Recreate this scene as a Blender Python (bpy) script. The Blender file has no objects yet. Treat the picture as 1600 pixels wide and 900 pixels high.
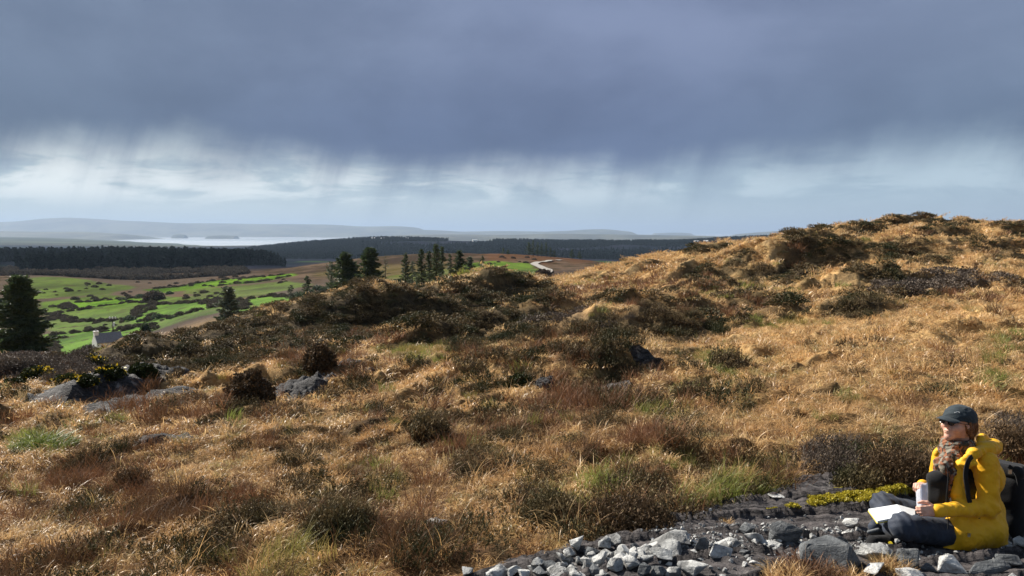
import bpy, bmesh, math, random, numpy as np
from mathutils import Vector, Matrix
R = math.radians
rng = np.random.default_rng(7)
random.seed(7)
scene = bpy.context.scene
col = scene.collection

# ------------------------------------------------------------------ camera
FPX = 1155.0                      # focal length in pixels of a 1600 px wide picture
PITCH = math.atan((450 - 363) / FPX)
cd = bpy.data.cameras.new("camera"); cam = bpy.data.objects.new("camera", cd); col.objects.link(cam)
cd.sensor_width = 36.0; cd.lens = 36.0 * FPX / 1600
cd.clip_start = 0.05; cd.clip_end = 200000
cam.location = (0, 0, 0); cam.rotation_euler = (R(90) - PITCH, 0, 0)
scene.camera = cam

# ------------------------------------------------------------------ world and sun
SUN_AZ, SUN_EL = R(-52), R(38)    # azimuth from straight ahead, negative = left
SV = Vector((math.sin(SUN_AZ) * math.cos(SUN_EL), math.cos(SUN_AZ) * math.cos(SUN_EL), math.sin(SUN_EL)))
sd = bpy.data.lights.new("sun", 'SUN'); sd.energy = 5.0; sd.angle = R(0.55); sd.color = (1.0, .93, .83)
sun = bpy.data.objects.new("sun", sd); col.objects.link(sun)
sun.rotation_euler = SV.to_track_quat('Z', 'Y').to_euler()
scene.view_settings.view_transform = 'Standard'; scene.view_settings.look = 'None'
scene.view_settings.exposure = 0.88; scene.view_settings.gamma = 1.0
scene.view_settings.use_curve_mapping = False
scene.cycles.use_denoising = True; scene.cycles.denoiser = 'OPENIMAGEDENOISE'; scene.cycles.denoising_input_passes = 'RGB_ALBEDO_NORMAL'; scene.cycles.denoising_prefilter = 'ACCURATE'
scene.cycles.max_bounces = 6; scene.cycles.diffuse_bounces = 3; scene.cycles.glossy_bounces = 2
scene.cycles.transmission_bounces = 4; scene.cycles.transparent_max_bounces = 6
scene.cycles.volume_bounces = 0; scene.cycles.use_adaptive_sampling = True
scene.cycles.adaptive_threshold = 0.012
scene.cycles.caustics_reflective = False; scene.cycles.caustics_refractive = False
scene.cycles.sample_clamp_indirect = 4.0

def lin(r, g, b):
    f = lambda c: (c / 255 / 12.92) if c / 255 <= .04045 else ((c / 255 + .055) / 1.055) ** 2.4
    return (f(r), f(g), f(b), 1)

class NT:
    """tiny node-tree writer"""
    def __init__(s, tree): s.t = tree; s.n = tree.nodes; s.l = tree.links
    def node(s, typ, **kw):
        n = s.n.new(typ)
        for k, v in kw.items(): setattr(n, k, v)
        return n
    def put(s, sock, v):
        if isinstance(v, bpy.types.NodeSocket): s.l.new(v, sock)
        elif v is not None: sock.default_value = v
    def math(s, op, a, b=None, c=None, clamp=False):
        n = s.node('ShaderNodeMath', operation=op, use_clamp=clamp)
        for i, v in enumerate((a, b, c)):
            if v is not None: s.put(n.inputs[i], v)
        return n.outputs[0]
    def mix(s, f, a, b, mode='MIX'):
        n = s.node('ShaderNodeMix', data_type='RGBA', blend_type=mode, clamp_factor=True)
        s.put(n.inputs[0], f); s.put(n.inputs[6], a); s.put(n.inputs[7], b)
        return n.outputs[2]
    def rng(s, v, a, b, c=0., d=1., smooth=True):
        n = s.node('ShaderNodeMapRange', interpolation_type='SMOOTHSTEP' if smooth else 'LINEAR')
        s.put(n.inputs[0], v)
        for i, x in enumerate((a, b, c, d)): s.put(n.inputs[i + 1], x)
        return n.outputs[0]
    def noise(s, vec, scale, detail=4., rough=.55, dist=0., w=None):
        n = s.node('ShaderNodeTexNoise')
        s.put(n.inputs['Vector'], vec); n.inputs['Scale'].default_value = scale
        n.inputs['Detail'].default_value = detail; n.inputs['Roughness'].default_value = rough
        n.inputs['Distortion'].default_value = dist
        return n.outputs['Fac']
    def scale(s, vec, xyz, loc=(0, 0, 0), rot=(0, 0, 0)):
        n = s.node('ShaderNodeMapping'); s.put(n.inputs[0], vec)
        n.inputs['Scale'].default_value = xyz; n.inputs['Location'].default_value = loc; n.inputs['Rotation'].default_value = rot
        return n.outputs[0]
    def comb(s, x, y, z):
        n = s.node('ShaderNodeCombineXYZ')
        for i, v in enumerate((x, y, z)): s.put(n.inputs[i], v)
        return n.outputs[0]

w = bpy.data.worlds.new("World"); scene.world = w; w.use_nodes = True
T = NT(w.node_tree); T.n.clear()
tc = T.node('ShaderNodeTexCoord').outputs['Generated']
sp = T.node('ShaderNodeSeparateXYZ'); T.l.new(tc, sp.inputs[0])
X, Y, Z = sp.outputs
az = T.math('ARCTAN2', X, Y); el = T.math('ARCSINE', Z)          # radians
sky = T.node('ShaderNodeTexSky', sky_type='NISHITA'); sky.sun_disc = False
sky.sun_elevation = SUN_EL; sky.sun_rotation = SUN_AZ
sky.air_density = 1.2; sky.dust_density = 1.5; sky.ozone_density = 1.5
open_sky = T.mix(1.0, sky.outputs[0], (0.075, 0.075, 0.075, 1), 'MULTIPLY')
E_ = T.math('MULTIPLY', el, 57.2958); A_ = T.math('MULTIPLY', az, 57.2958)     # degrees
# bright band of far cloud under the storm
vb = T.comb(T.math('MULTIPLY', az, 1.0), T.math('MULTIPLY', el, 3.2), 3.1)
n1 = T.noise(vb, 5.0, 7, .58, .6); n2 = T.noise(T.comb(az, T.math('MULTIPLY', el, 4.5), 9.7), 11.0, 6, .6, .4)
nn = T.math('ADD', T.math('MULTIPLY', n1, .65), T.math('MULTIPLY', n2, .35))
puff = T.math('MULTIPLY', T.rng(nn, .46, .56), T.math('MULTIPLY', T.rng(E_, 1.2, 3.2), T.rng(E_, 7.5, 4.0)))
side = T.rng(A_, -34., 30.)
bandc = T.mix(side, lin(198, 213, 216), lin(168, 190, 204))
low = T.mix(T.rng(E_, 0.0, 3.0), T.mix(side, lin(196, 210, 212), lin(176, 194, 204)), bandc)
low = T.mix(T.math('MULTIPLY', puff, .95), low, T.mix(side, lin(240, 246, 244), lin(186, 206, 218)))
dim = T.math('MULTIPLY', T.rng(nn, .52, .38), T.rng(E_, 1.5, 3.5))
low = T.mix(T.math('MULTIPLY', dim, .55), low, lin(140, 160, 182))
# storm cloud with falling rain
edge_n = T.noise(T.comb(az, T.math('MULTIPLY', el, 2.0), 1.3), 3.2, 6, .6, .3)
rain = T.noise(T.comb(T.math('ADD', T.math('MULTIPLY', az, 9.0), T.math('MULTIPLY', el, -3.0)), T.math('MULTIPLY', el, 1.2), .4), 1.6, 5, .55)
rain2 = T.noise(T.comb(T.math('MULTIPLY', az, 26.0), T.math('MULTIPLY', el, 1.6), 5.4), 1.5, 3, .5)
edge = T.math('ADD', E_, T.math('MULTIPLY', T.math('SUBTRACT', edge_n, .5), 5.0))
edge = T.math('ADD', edge, T.math('MULTIPLY', T.math('SUBTRACT', rain, .5), 2.6))
edge = T.math('ADD', edge, T.math('MULTIPLY', T.math('SUBTRACT', rain2, .5), .3))
edge = T.math('ADD', edge, T.math('MULTIPLY', T.rng(T.math('ABSOLUTE', T.math('SUBTRACT', A_, 1.0)), 14., 2.), .9))
storm = T.rng(edge, 2.8, 7.2)
shaft = T.math('MULTIPLY', T.rng(rain, .50, .74), T.rng(E_, 7.0, 1.0, 1., .35))
low = T.mix(T.math('MULTIPLY', shaft, .6), low, lin(128, 148, 168))
tx = T.noise(T.comb(T.math('MULTIPLY', az, 1.0), T.math('MULTIPLY', el, 1.8), 7.7), 2.6, 6, .55, .3)
up = T.rng(E_, 5.5, 15.5)
base_c = T.mix(T.rng(A_, -36., -5.), lin(80, 98, 124), lin(84, 102, 138))
base_c = T.mix(T.rng(A_, 5., 34.), base_c, lin(96, 116, 144))
top_c = T.mix(T.rng(A_, -34., 10.), lin(114, 130, 156), lin(120, 134, 166))
top_c = T.mix(T.rng(A_, 12., 36.), top_c, lin(128, 144, 172))
stc = T.mix(up, base_c, top_c)
stc = T.mix(T.rng(tx, .38, .66), T.mix(1., stc, (.80, .81, .84, 1), 'MULTIPLY'), T.mix(1., stc, (1.13, 1.11, 1.09, 1), 'MULTIPLY'))
stc = T.mix(T.math('MULTIPLY', T.rng(rain, .45, .8), T.rng(E_, 14., 6., 0., .30)), stc, T.mix(1., stc, (.84, .85, .9, 1), 'MULTIPLY'))
cl = T.mix(storm, low, stc)
# overhead the cloud breaks up and lets the open sky through
brk = T.math('MULTIPLY', T.rng(E_, 19., 34.), T.rng(T.noise(tc, 2.3, 5, .55), .38, .6))
cl = T.mix(brk, cl, open_sky)
behind = T.rng(Y, .15, -.35)
bl = T.mix(T.rng(T.noise(tc, 3.0, 6, .6), .42, .6), open_sky, lin(150, 165, 185))
cl = T.mix(behind, cl, bl)
bg = T.node('ShaderNodeBackground'); T.l.new(cl, bg.inputs[0]); bg.inputs[1].default_value = 0.57
T.l.new(bg.outputs[0], T.node('ShaderNodeOutputWorld').inputs[0])

# ------------------------------------------------------------------ helpers
def tag(o, label=None, cat=None, group=None, kind=None):
    if label: o['label'] = label
    if cat: o['category'] = cat
    if group: o['group'] = group
    if kind: o['kind'] = kind
    return o
def mesh_obj(name, V, F, m=None, parent=None, smooth=False, attrs=None, link=True):
    me = bpy.data.meshes.new(name)
    V = np.asarray(V, dtype=np.float32)
    if isinstance(F, np.ndarray):
        k = F.shape[1]
        me.vertices.add(len(V)); me.vertices.foreach_set('co', V.ravel())
        me.loops.add(F.size); me.loops.foreach_set('vertex_index', F.astype(np.int32).ravel())
        me.polygons.add(len(F)); me.polygons.foreach_set('loop_start', np.arange(0, F.size, k, dtype=np.int32))
        me.update(calc_edges=True)
    else:
        me.from_pydata([tuple(map(float, v)) for v in V], [], [tuple(f) for f in F]); me.update()
    if smooth: me.polygons.foreach_set('use_smooth', np.ones(len(me.polygons), bool))
    for k, a in (attrs or {}).items():
        a = np.asarray(a, dtype=np.float32)
        if a.ndim == 1:
            t = me.attributes.new(k, 'FLOAT', 'POINT'); t.data.foreach_set('value', a)
        else:
            t = me.attributes.new(k, 'FLOAT_COLOR', 'POINT')
            t.data.foreach_set('color', np.concatenate([a, np.ones((len(a), 1), np.float32)], 1).ravel())
    if m: me.materials.append(m)
    o = bpy.data.objects.new(name, me)
    if link: col.objects.link(o)
    if parent: o.parent = parent
    return o
def empty(name, loc, rz=0):
    o = bpy.data.objects.new(name, None); col.objects.link(o)
    o.location = loc; o.rotation_euler = (0, 0, rz); o.empty_display_size = .1
    return o
class MB:
    """collects pieces of ONE mesh"""
    def __init__(s): s.V = []; s.F = []; s.n = 0; s.A = []
    def add(s, V, F, a=0.5):
        V = np.asarray(V, dtype=np.float64); s.V.append(V)
        s.F += [tuple(int(i) + s.n for i in f) for f in F]; s.n += len(V); s.A.append(np.full(len(V), a) if np.isscalar(a) else a)
    def box(s, lo, hi, M=None):
        V = np.array([(x, y, z) for z in (lo[2], hi[2]) for y in (lo[1], hi[1]) for x in (lo[0], hi[0])], float)
        if M is not None: V = np.array([M @ Vector(v) for v in V])
        s.add(V, [(0, 2, 3, 1), (4, 5, 7, 6), (0, 1, 5, 4), (2, 6, 7, 3), (0, 4, 6, 2), (1, 3, 7, 5)])
    def tube(s, pts, rad, n=8):
        pts = [Vector(p) for p in pts]; rad = [rad] * len(pts) if np.isscalar(rad) else rad
        V = []; ref = Vector((.13, .31, .94))
        for i, p in enumerate(pts):
            d = (pts[min(i + 1, len(pts) - 1)] - pts[max(i - 1, 0)]).normalized()
            a = d.cross(ref); a = a.normalized() if a.length > .05 else d.orthogonal().normalized(); b = d.cross(a)
            for k in range(n):
                t = 2 * math.pi * k / n; V.append(p + (a * math.cos(t) + b * math.sin(t)) * rad[i])
        F = [(i * n + k, i * n + (k + 1) % n, (i + 1) * n + (k + 1) % n, (i + 1) * n + k) for i in range(len(pts) - 1) for k in range(n)]
        F += [tuple(range(n - 1, -1, -1)), tuple((len(pts) - 1) * n + k for k in range(n))]
        s.add(V, F)
    def build(s, name, m, parent=None, smooth=False, link=True, attr=False):
        return mesh_obj(name, np.concatenate(s.V), s.F, m, parent, smooth, {'bc': np.concatenate(s.A)} if attr else None, link)

_P = np.random.default_rng(3).permutation(512)
_G = np.random.default_rng(4).normal(size=(512, 2)); _G /= np.linalg.norm(_G, axis=1)[:, None]
def perlin(x, y, seed=0):
    x = np.asarray(x, float); y = np.asarray(y, float)
    xi = np.floor(x).astype(np.int64); yi = np.floor(y).astype(np.int64); xf = x - xi; yf = y - yi
    u = xf * xf * xf * (xf * (xf * 6 - 15) + 10); v = yf * yf * yf * (yf * (yf * 6 - 15) + 10)
    def g(a, b, dx, dy):
        h = _P[(_P[(a + seed * 37) & 511] + b) & 511]; return _G[h, 0] * dx + _G[h, 1] * dy
    n00 = g(xi, yi, xf, yf); n10 = g(xi + 1, yi, xf - 1, yf); n01 = g(xi, yi + 1, xf, yf - 1); n11 = g(xi + 1, yi + 1, xf - 1, yf - 1)
    return 1.5 * ((n00 * (1 - u) + n10 * u) * (1 - v) + (n01 * (1 - u) + n11 * u) * v)
def fbm(x, y, oct=4, seed=0, gain=.5):
    s = 0; a = 1.; t = 0
    for i in range(oct): s = s + a * perlin(x * 2 ** i, y * 2 ** i, seed + i); t += a; a *= gain
    return s / t
def sstep(a, b, x):
    t = np.clip((np.asarray(x, float) - a) / (b - a), 0, 1); return t * t * (3 - 2 * t)

# ------------------------------------------------------------------ terrain heights
CP, SP = math.cos(PITCH), math.sin(PITCH)
def ray(px, py):
    X = (px - 800) / FPX; U = (450 - py) / FPX
    y = CP + U * SP; return X / y, (-SP + U * CP) / y
def pos(px, py, d):
    a, b = ray(px, py); return Vector((a * d, d, b * d))
def project(x, y, z):
    f = y * CP - z * SP; u = y * SP + z * CP
    f = np.maximum(f, 1e-3); return 800 + FPX * x / f, 450 - FPX * u / f
def zz(d, z): return (d, None, z)
TAIL = [zz(600, -26), zz(1000, -50)]
FAR = [zz(3300, -72), zz(5000, -104), zz(7500, -124), zz(12000, -134)]
COLS = {
 -300: [zz(1.2,-1.7), zz(3,-2.1), zz(5,-2.5), zz(10,-3.1), zz(16,-4), zz(30,-8), zz(70,-17), zz(150,-24), zz(350,-25), zz(500,-28), zz(800,-30), zz(1100,-45), zz(2500,-80), zz(5000,-75), zz(7500,-100), zz(12000,-118)],
 0: [zz(1.2,-1.7),(5,900),(7,800),(10.5,700),(14,645),(18,598),(26,580),(60,560),zz(110,-21),(150,560),(200,525),(300,465),(400,434),zz(440,-26),(520,428),zz(800,-31),zz(1100,-50),zz(2500,-75),(5000,381),(9000,370),zz(12000,-95)],
 100: [zz(1.2,-1.7),(5,900),(7,800),(10,700),(13.5,645),(17,600),(24,588),(60,562),zz(110,-21),(142,562),(200,520),(290,470),(400,433),(430,431),zz(520,-30),zz(800,-30),zz(1100,-50),zz(2500,-78),(5000,382),(9000,372),zz(12000,-110)],
 200: [zz(1.2,-1.7),(5,900),(7,795),(9.5,700),(13,640),(16.5,598),(22,594),(24,574),(33,554),zz(45,-9),zz(90,-20),(142,558),(200,508),(290,465),(380,446),zz(520,-31),zz(800,-30),zz(1100,-50),zz(2500,-80),(5000,384),(7500,378),zz(9000,-122),zz(12000,-130)],
 300: [zz(1.2,-1.7),(5,900),(6.8,790),(9.3,700),(12,645),(16,605),(21,590),(28,572),(30.2,546),(37,526),zz(50,-9),zz(90,-18),(150,508),(200,480),(290,455),(380,440),zz(520,-30),zz(800,-31),zz(1100,-52),zz(2500,-80),(5000,385),zz(7500,-127),zz(12000,-130)],
 400: [zz(1.2,-1.7),(4.8,900),(6.6,790),(9,700),(11.5,650),(15,605),(20,575),(29,545),(36,523),(38.2,498),(42,495),zz(55,-8),zz(100,-15),(150,488),(220,460),(300,443),(400,428),zz(480,-27),zz(800,-33),zz(1100,-55),(2500,388),zz(3000,-80),(5000,384),zz(7500,-127),zz(12000,-130)],
 500: [zz(1.2,-1.65),(4.8,900),(6.5,790),(9,700),(11.5,650),(15,605),(19,575),(28,545),(37,517),(39.3,486),(44,481),zz(60,-7),zz(100,-14),(150,472),(220,450),(300,436),(450,412),zz(600,-28),zz(1000,-50),(1600,402),(2500,379),zz(3300,-80),(5000,382),zz(7500,-119),zz(12000,-130)],
 600: [zz(1.2,-1.65),(4.6,900),(6.4,790),(8.8,700),(11.2,650),(15,600),(19,570),(25,552),(37.5,524),(40,472),(46,466),zz(60,-6),zz(100,-12),(150,458),(220,440),(300,425),(450,400)]+TAIL+[(1600,404),(2500,373)]+FAR,
 700: [zz(1.2,-1.65),(4.4,900),(6.2,790),(8.5,700),(11,650),(14.5,600),(19,565),(24,548),(33,528),(45.5,503),(48,452),(54,451),zz(66,-5.5),zz(100,-10),(160,442),(220,428),(300,415),(450,395)]+TAIL+[(1600,402),(2500,376)]+FAR,
 780: [zz(1.2,-1.65),(4.3,900),(6,790),(8.3,700),(10.8,650),(14,600),(18,565),(24,538),(32,514),(50,485),(52.5,437),(60,438),zz(72,-5.5),zz(110,-9),(180,430),(220,422),(300,412),(450,397)]+TAIL+[(1600,402),(2500,378)]+FAR,
 850: [zz(1.2,-1.65),(4.2,900),(5.8,790),(8,700),(10.5,650),(13.5,600),(18,560),(23,530),(30,505),(42,475),(60,452),(75,443),zz(100,-8),(170,438),(220,425),(300,412),(450,400)]+TAIL+[(1600,402),(2500,378)]+FAR,
 920: [zz(1.2,-1.65),(4.1,900),(5.6,800),(7.8,700),(10,650),(13,600),(17,560),(22,532),(29,505),(42,472),(60,445),(80,428),(100,422),zz(150,-9),(300,415),(450,407)]+TAIL+[(1600,402),(2500,379)]+FAR,
 1000: [zz(1.2,-1.65),(4.0,900),(5.4,800),(7.6,700),(9.8,650),(12.5,600),(16,560),(22,525),(29,497),(40,465),(55,435),(75,413),zz(90,-4),zz(150,-9),zz(300,-16),zz(450,-22)]+TAIL+[(1600,405),(2500,380)]+FAR,
 1060: [zz(1.2,-1.65),(4.0,900),(5.2,810),(7.3,700),(9.5,650),(12.3,600),(16,560),(22,520),(29,488),(40,450),(52,420),(66,402),zz(80,-2.5),zz(150,-9),zz(300,-18)]+TAIL+[(1600,405),(2500,379)]+FAR,
 1180: [zz(1.2,-1.65),(4.0,900),(5.0,820),(5.8,775),(7.3,700),(9.3,650),(12,600),(16,555),(22,515),(29,480),(40,440),(54,402),(70,386),zz(85,-1.5),zz(150,-8),zz(300,-18)]+TAIL+[(1600,400),(2500,371)]+FAR,
 1270: [zz(1.2,-1.65),(4.0,900),(5.0,830),(5.9,760),(7,705),(9,645),(12,590),(16,545),(22,500),(29,465),(40,430),(54,395),(68,370),zz(85,-.3),zz(150,-7),zz(300,-18)]+TAIL+[(1600,400),(2500,376)]+FAR,
 1350: [zz(1.2,-1.65),(4.0,900),(5.0,830),(6.2,745),(7.2,690),(9,635),(12,575),(16,530),(22,490),(29,455),(40,418),(54,382),(70,361),zz(90,.4),zz(150,-5),zz(300,-18)]+TAIL+[(1600,400),(2500,378)]+FAR,
 1450: [zz(1.2,-1.65),(4.0,900),(5.0,830),(6.3,740),(7.2,690),(9,632),(12,570),(16,523),(22,482),(29,446),(40,410),(54,375),(74,354),zz(90,1.0),zz(150,-4),zz(300,-18)]+TAIL+[(1600,400),(2500,378)]+FAR,
 1530: [zz(1.2,-1.65),(4.0,900),(5.1,825),(6.3,742),(7.3,690),(9,640),(12,576),(16,524),(22,480),(29,445),(40,409),(54,375),(75,360),zz(90,.7),zz(150,-4),zz(300,-18)]+TAIL+[(1600,400),(2500,378)]+FAR,
 1650: [zz(1.2,-1.65),(4.0,900),(5.2,820),(6.3,745),(7.5,690),(9,645),(12,580),(16,525),(22,478),(29,444),(40,408),(54,375),(76,358),zz(90,1),zz(150,-4),zz(300,-18)]+TAIL+[(1600,400),(2500,378)]+FAR,
 1950: [zz(1.2,-1.65),(4.0,900),(5.2,820),(6.3,745),(7.5,690),(9,645),(12,580),(16,525),(22,478),(29,444),(40,408),(54,375),(76,358),zz(90,1),zz(150,-4),zz(300,-18)]+TAIL+[(1600,400),(2500,378)]+FAR,
}
ND = 700; LD = np.linspace(math.log(1.2), math.log(12000), ND); NU = 420; UG = np.linspace(-1.25, 1.25, NU)
def pchip(x, y, xq):
    x = np.asarray(x, float); y = np.asarray(y, float); h = np.diff(x); dl = np.diff(y) / h; m = np.zeros(len(x))
    for i in range(1, len(x) - 1):
        if dl[i-1] * dl[i] > 0:
            w1 = 2 * h[i] + h[i-1]; w2 = h[i] + 2 * h[i-1]; m[i] = (w1 + w2) / (w1 / dl[i-1] + w2 / dl[i])
    m[0] = dl[0]; m[-1] = dl[-1]
    k = np.clip(np.searchsorted(x, xq) - 1, 0, len(h) - 1); t = (xq - x[k]) / h[k]
    return ((2*t**3 - 3*t**2 + 1) * y[k] + (t**3 - 2*t**2 + t) * h[k] * m[k] + (-2*t**3 + 3*t**2) * y[k+1] + (t**3 - t**2) * h[k] * m[k+1])
_cu = []; _cz = []
for px in sorted(COLS):
    ds = []; zs = []
    for c in COLS[px]:
        ds.append(math.log(c[0])); zs.append(c[2] if len(c) == 3 else ray(px, c[1])[1] * c[0])
    _cu.append((px - 800) / FPX); _cz.append(pchip(ds, zs, LD))
_cu = np.array(_cu); _cz = np.array(_cz)
ZT = np.array([[0.0]]); ZT = np.stack([np.interp(UG, _cu, _cz[:, j]) for j in range(ND)], 1)
k = np.exp(-.5 * (np.arange(-12, 13) / 4.5) ** 2); k /= k.sum()
ZP = np.pad(ZT, ((12, 12), (0, 0)), 'edge'); ZT = sum(k[i] * ZP[i:i + NU] for i in range(25))
AZC = math.atan(1.15)
def ud(x, y):
    a = np.arctan2(x, y); ac = np.clip(a, -AZC, AZC); return np.tan(ac), np.maximum(np.hypot(x, y) * np.cos(ac), .3)
# heather mounds and ledges: crest px,py at depth d; half width m; depth m; height m; yaw
MOUNDS = [(1235,412,44,3.4,3.0,1.5,.1),(1340,470,29,2.0,2.0,.75,.2),(1185,468,28,1.6,1.2,.4,0),(1270,452,33,1.8,1.3,.4,.2),(1005,537,20.5,1.5,1.7,.62,.35),(930,535,19.5,1.1,1.2,.35,.1),
 (1035,500,27,2.2,1.6,.45,.1),(1000,508,27,2.0,1.4,.4,.1),(1105,392,64,2.8,2,.7,.0),(1300,358,67,2.6,2,.7,0),(1395,347,74,3,2.5,.9,0),(1440,343,75,3.4,2.4,.75,0),(1506,342,75,1.4,1.6,.7,0),
 (1330,375,58,3.2,2,.9,.2),(1460,378,54,3,2,.8,.1),(1570,372,54,2.4,2,.9,.1),(1530,398,44,2.2,1.6,.6,0),(1390,398,44,3,1.8,.7,.1),(1290,392,52,3,1.8,.7,0),(1560,410,38,1.5,1.2,.5,.1),
 (1150,420,48,1.5,1.2,.4,0),(1090,432,42,1.5,1.2,.4,0),(985,422,62,1.6,1.5,.6,0),(1010,428,58,1.2,1.2,.5,0),(1110,455,36,1.8,1.3,.45,0),(1140,440,42,1.8,1.3,.4,0),(1060,468,34,1.8,1.2,.35,0),
 (800,497,31,2.6,2.0,.8,.35),(740,515,29,1.6,1.6,.6,.3),(860,488,34,1.4,1.4,.4,.3),(680,535,24,1.8,1.3,.45,.2),(640,545,24,1.4,1.1,.3,.1),
 (820,585,14.3,.7,.7,.18,.2),(905,600,13.6,.9,.9,.3,.3),(950,600,13.2,.8,.8,.28,.3),(1075,600,12.6,.25,.3,.12,0),(1130,590,13.5,.5,.6,.18,0),
 (390,600,15.2,.05,.05,.0,0),(560,470,42,1.6,1.6,.5,0),(640,470,42,3.6,2.4,1.3,.25),(520,490,38,2.2,2.,.7,.2),(720,452,46,2.4,2.4,.8,.35),(780,440,54,3.8,2.6,1.1,.3),(430,505,36,2.4,2,.6,.2),(340,530,31,2.5,2,.7,.2),(260,560,26,2.5,2,.8,.2),
 (480,540,25,1.8,1.2,.4,0),(560,520,29,1.8,1.3,.4,.1)]
MOUNDS = [(m[0], m[1] + (14 if m[0] < 830 and m[2] > 24 else 8 if m[1] < 365 else 0), m[2], m[3], m[4] * .85, m[5] * (.85 if m[0] < 830 and m[2] > 24 else .55 if m[1] < 365 else 1.15), m[6] + .3) for m in MOUNDS]
MOUNDS = [(*(lambda p: (p.x, p.y))(pos(m[0], m[1], m[2])), *m[3:]) for m in MOUNDS if m[5] > 0]
def mounds(x, y):
    z = np.zeros_like(x); h = np.zeros_like(x)
    for i, (cx, cy, wd, dp, A, yaw) in enumerate(MOUNDS):
        near = (np.abs(x - cx) < 3.2 * wd + dp) & (np.abs(y - cy) < 4 * dp + wd)
        if not near.any(): continue
        X = x[near] - cx; Y = y[near] - cy; wob = .35 * fbm(X / wd * 1.3 + i * 7, Y / dp * 1.3, 2, 9)
        c, s = math.cos(yaw), math.sin(yaw); a = X * c + Y * s; b = -X * s + Y * c
        e = np.exp(-np.abs(a / wd) ** 2.4 * .7); t = b / dp + wob
        g = sstep(-1.05, -.25, t) * (1 - sstep(-.2, 2.8, t))
        z[near] += A * e * g * (1 + .3 * wob); h[near] = np.maximum(h[near], e * sstep(-1.5, -.9, t) * (1 - sstep(-.2, .5, t)))
    return z, h
def H0(x, y):
    u, d = ud(x, y); fi = np.clip((u + 1.25) / 2.5 * (NU - 1), 0, NU - 1.001); fj = np.clip((np.log(d) - LD[0]) / (LD[-1] - LD[0]) * (ND - 1), 0, ND - 1.001)
    i = fi.astype(int); j = fj.astype(int); a = fi - i; b = fj - j
    return (ZT[i, j] * (1 - a) + ZT[i + 1, j] * a) * (1 - b) + (ZT[i, j + 1] * (1 - a) + ZT[i + 1, j + 1] * a) * b
SLAB = [(560,1500),(640,960),(740,893),(860,868),(1000,838),(1060,815),(1180,776),(1270,748),(1345,744),(1420,775),(1500,770),(1600,772),(1760,790),(1900,960),(2000,1500)]
def poly_sdf(P, px, py):
    px = np.asarray(px, float); py = np.asarray(py, float); dmin = np.full(px.shape, 1e9); ins = np.zeros(px.shape, bool)
    for i in range(len(P)):
        x0, y0 = P[i]; x1, y1 = P[(i + 1) % len(P)]; ex, ey = x1 - x0, y1 - y0
        t = np.clip(((px - x0) * ex + (py - y0) * ey) / (ex * ex + ey * ey), 0, 1)
        dmin = np.minimum(dmin, np.hypot(px - x0 - t * ex, py - y0 - t * ey))
        c = ((y0 > py) != (y1 > py)) & (px < (x1 - x0) * (py - y0) / (y1 - y0 + 1e-12) + x0); ins ^= c
    return np.where(ins, -dmin, dmin)
SLABW = [tuple((lambda p: (p.x, p.y))(pos(a, b, -2.08 / ray(a, b)[1]))) for a, b in SLAB]
def slab_d(x, y): return poly_sdf(SLABW, x, y)        # metres, negative on the bare rock
def terraces(x, y, d):
    """hummocky banks with one steep side: height and a mask of the steep side"""
    z = np.zeros_like(x); m = np.zeros_like(x)
    for P, A, a0, a1, b0, b1, sd_ in ((.95, .18, 3.5, 5, 12, 18, 101), (1.9, .48, 9, 15, 34, 46, 105), (3.4, .95, 26, 38, 95, 130, 109)):
        win = sstep(a0, a1, d) * (1 - sstep(b0, b1, d))
        if not (win > 0).any(): continue
        ph = (-.5 * x + .87 * y) / P + 1.5 * fbm(x / P * .42, y / P * .42, 3, sd_); t = ph - np.floor(ph); q = sstep(-.12, .32, fbm(x / P * .38 + 40, y / P * .55, 3, sd_ + 1))
        z += win * A * (sstep(0, .2, t) * (1 - sstep(.2, 1, t)) - .35) * q; m = np.maximum(m, win * q * sstep(-.02, .05, t) * (1 - sstep(.14, .26, t)))
    return z, m
def height(x, y, spacing=None):
    x = np.asarray(x, float); y = np.asarray(y, float); shp = x.shape; x = x.ravel(); y = y.ravel()
    u, d = ud(x, y); z = H0(x, y); mz, mh = mounds(x, y); z = z + mz
    sl = sstep(-.05, .5, np.where(d < 12, slab_d(x, y), 9.))
    z = z + sl * sstep(1.5, 4, d) * (.045 * fbm(x * 1.9, y * 1.9, 3, 11) * (1 - sstep(25, 60, d)) + .12 * fbm(x * .5, y * .5, 2, 15) * sstep(6, 12, d))
    z = z + sl * terraces(x, y, d)[0] * np.where(x < 0, 1 - .5 * sstep(18, 30, d), 1.) + sl * sstep(3, 5, d) * (1 - sstep(34, 70, d)) * (.12 * (.5 - np.abs(1.6 * fbm(x * 1.25, y * 1.5, 2, 17))) * (1 + .8 * sstep(8, 16, d)))
    z = z + sstep(9, 25, d) * (1 - sstep(110, 260, d)) * (.20 * (1 - np.abs(2 * fbm(x * .55, y * .75, 3, 21))) - .1 + .30 * fbm(x * .17, y * .22, 3, 25))
    z = z + sstep(120, 300, d) * (1 - sstep(4000, 9000, d)) * (.9 * fbm(x * .03, y * .03, 3, 31))
    z = z + sstep(1200, 2400, d) * (1 - sstep(3200, 4500, d)) * 6 * fbm(x * .004, y * .004, 4, 35)
    z = z + sstep(4500, 7000, d) * 5 * fbm(x * .0009, y * .0009, 4, 41)
    z = np.where(np.abs(np.arctan2(x, y)) > AZC, z, z)
    return z.reshape(shp)
def hz(x, y): return float(height(np.array([x]), np.array([y]))[0])
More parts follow.
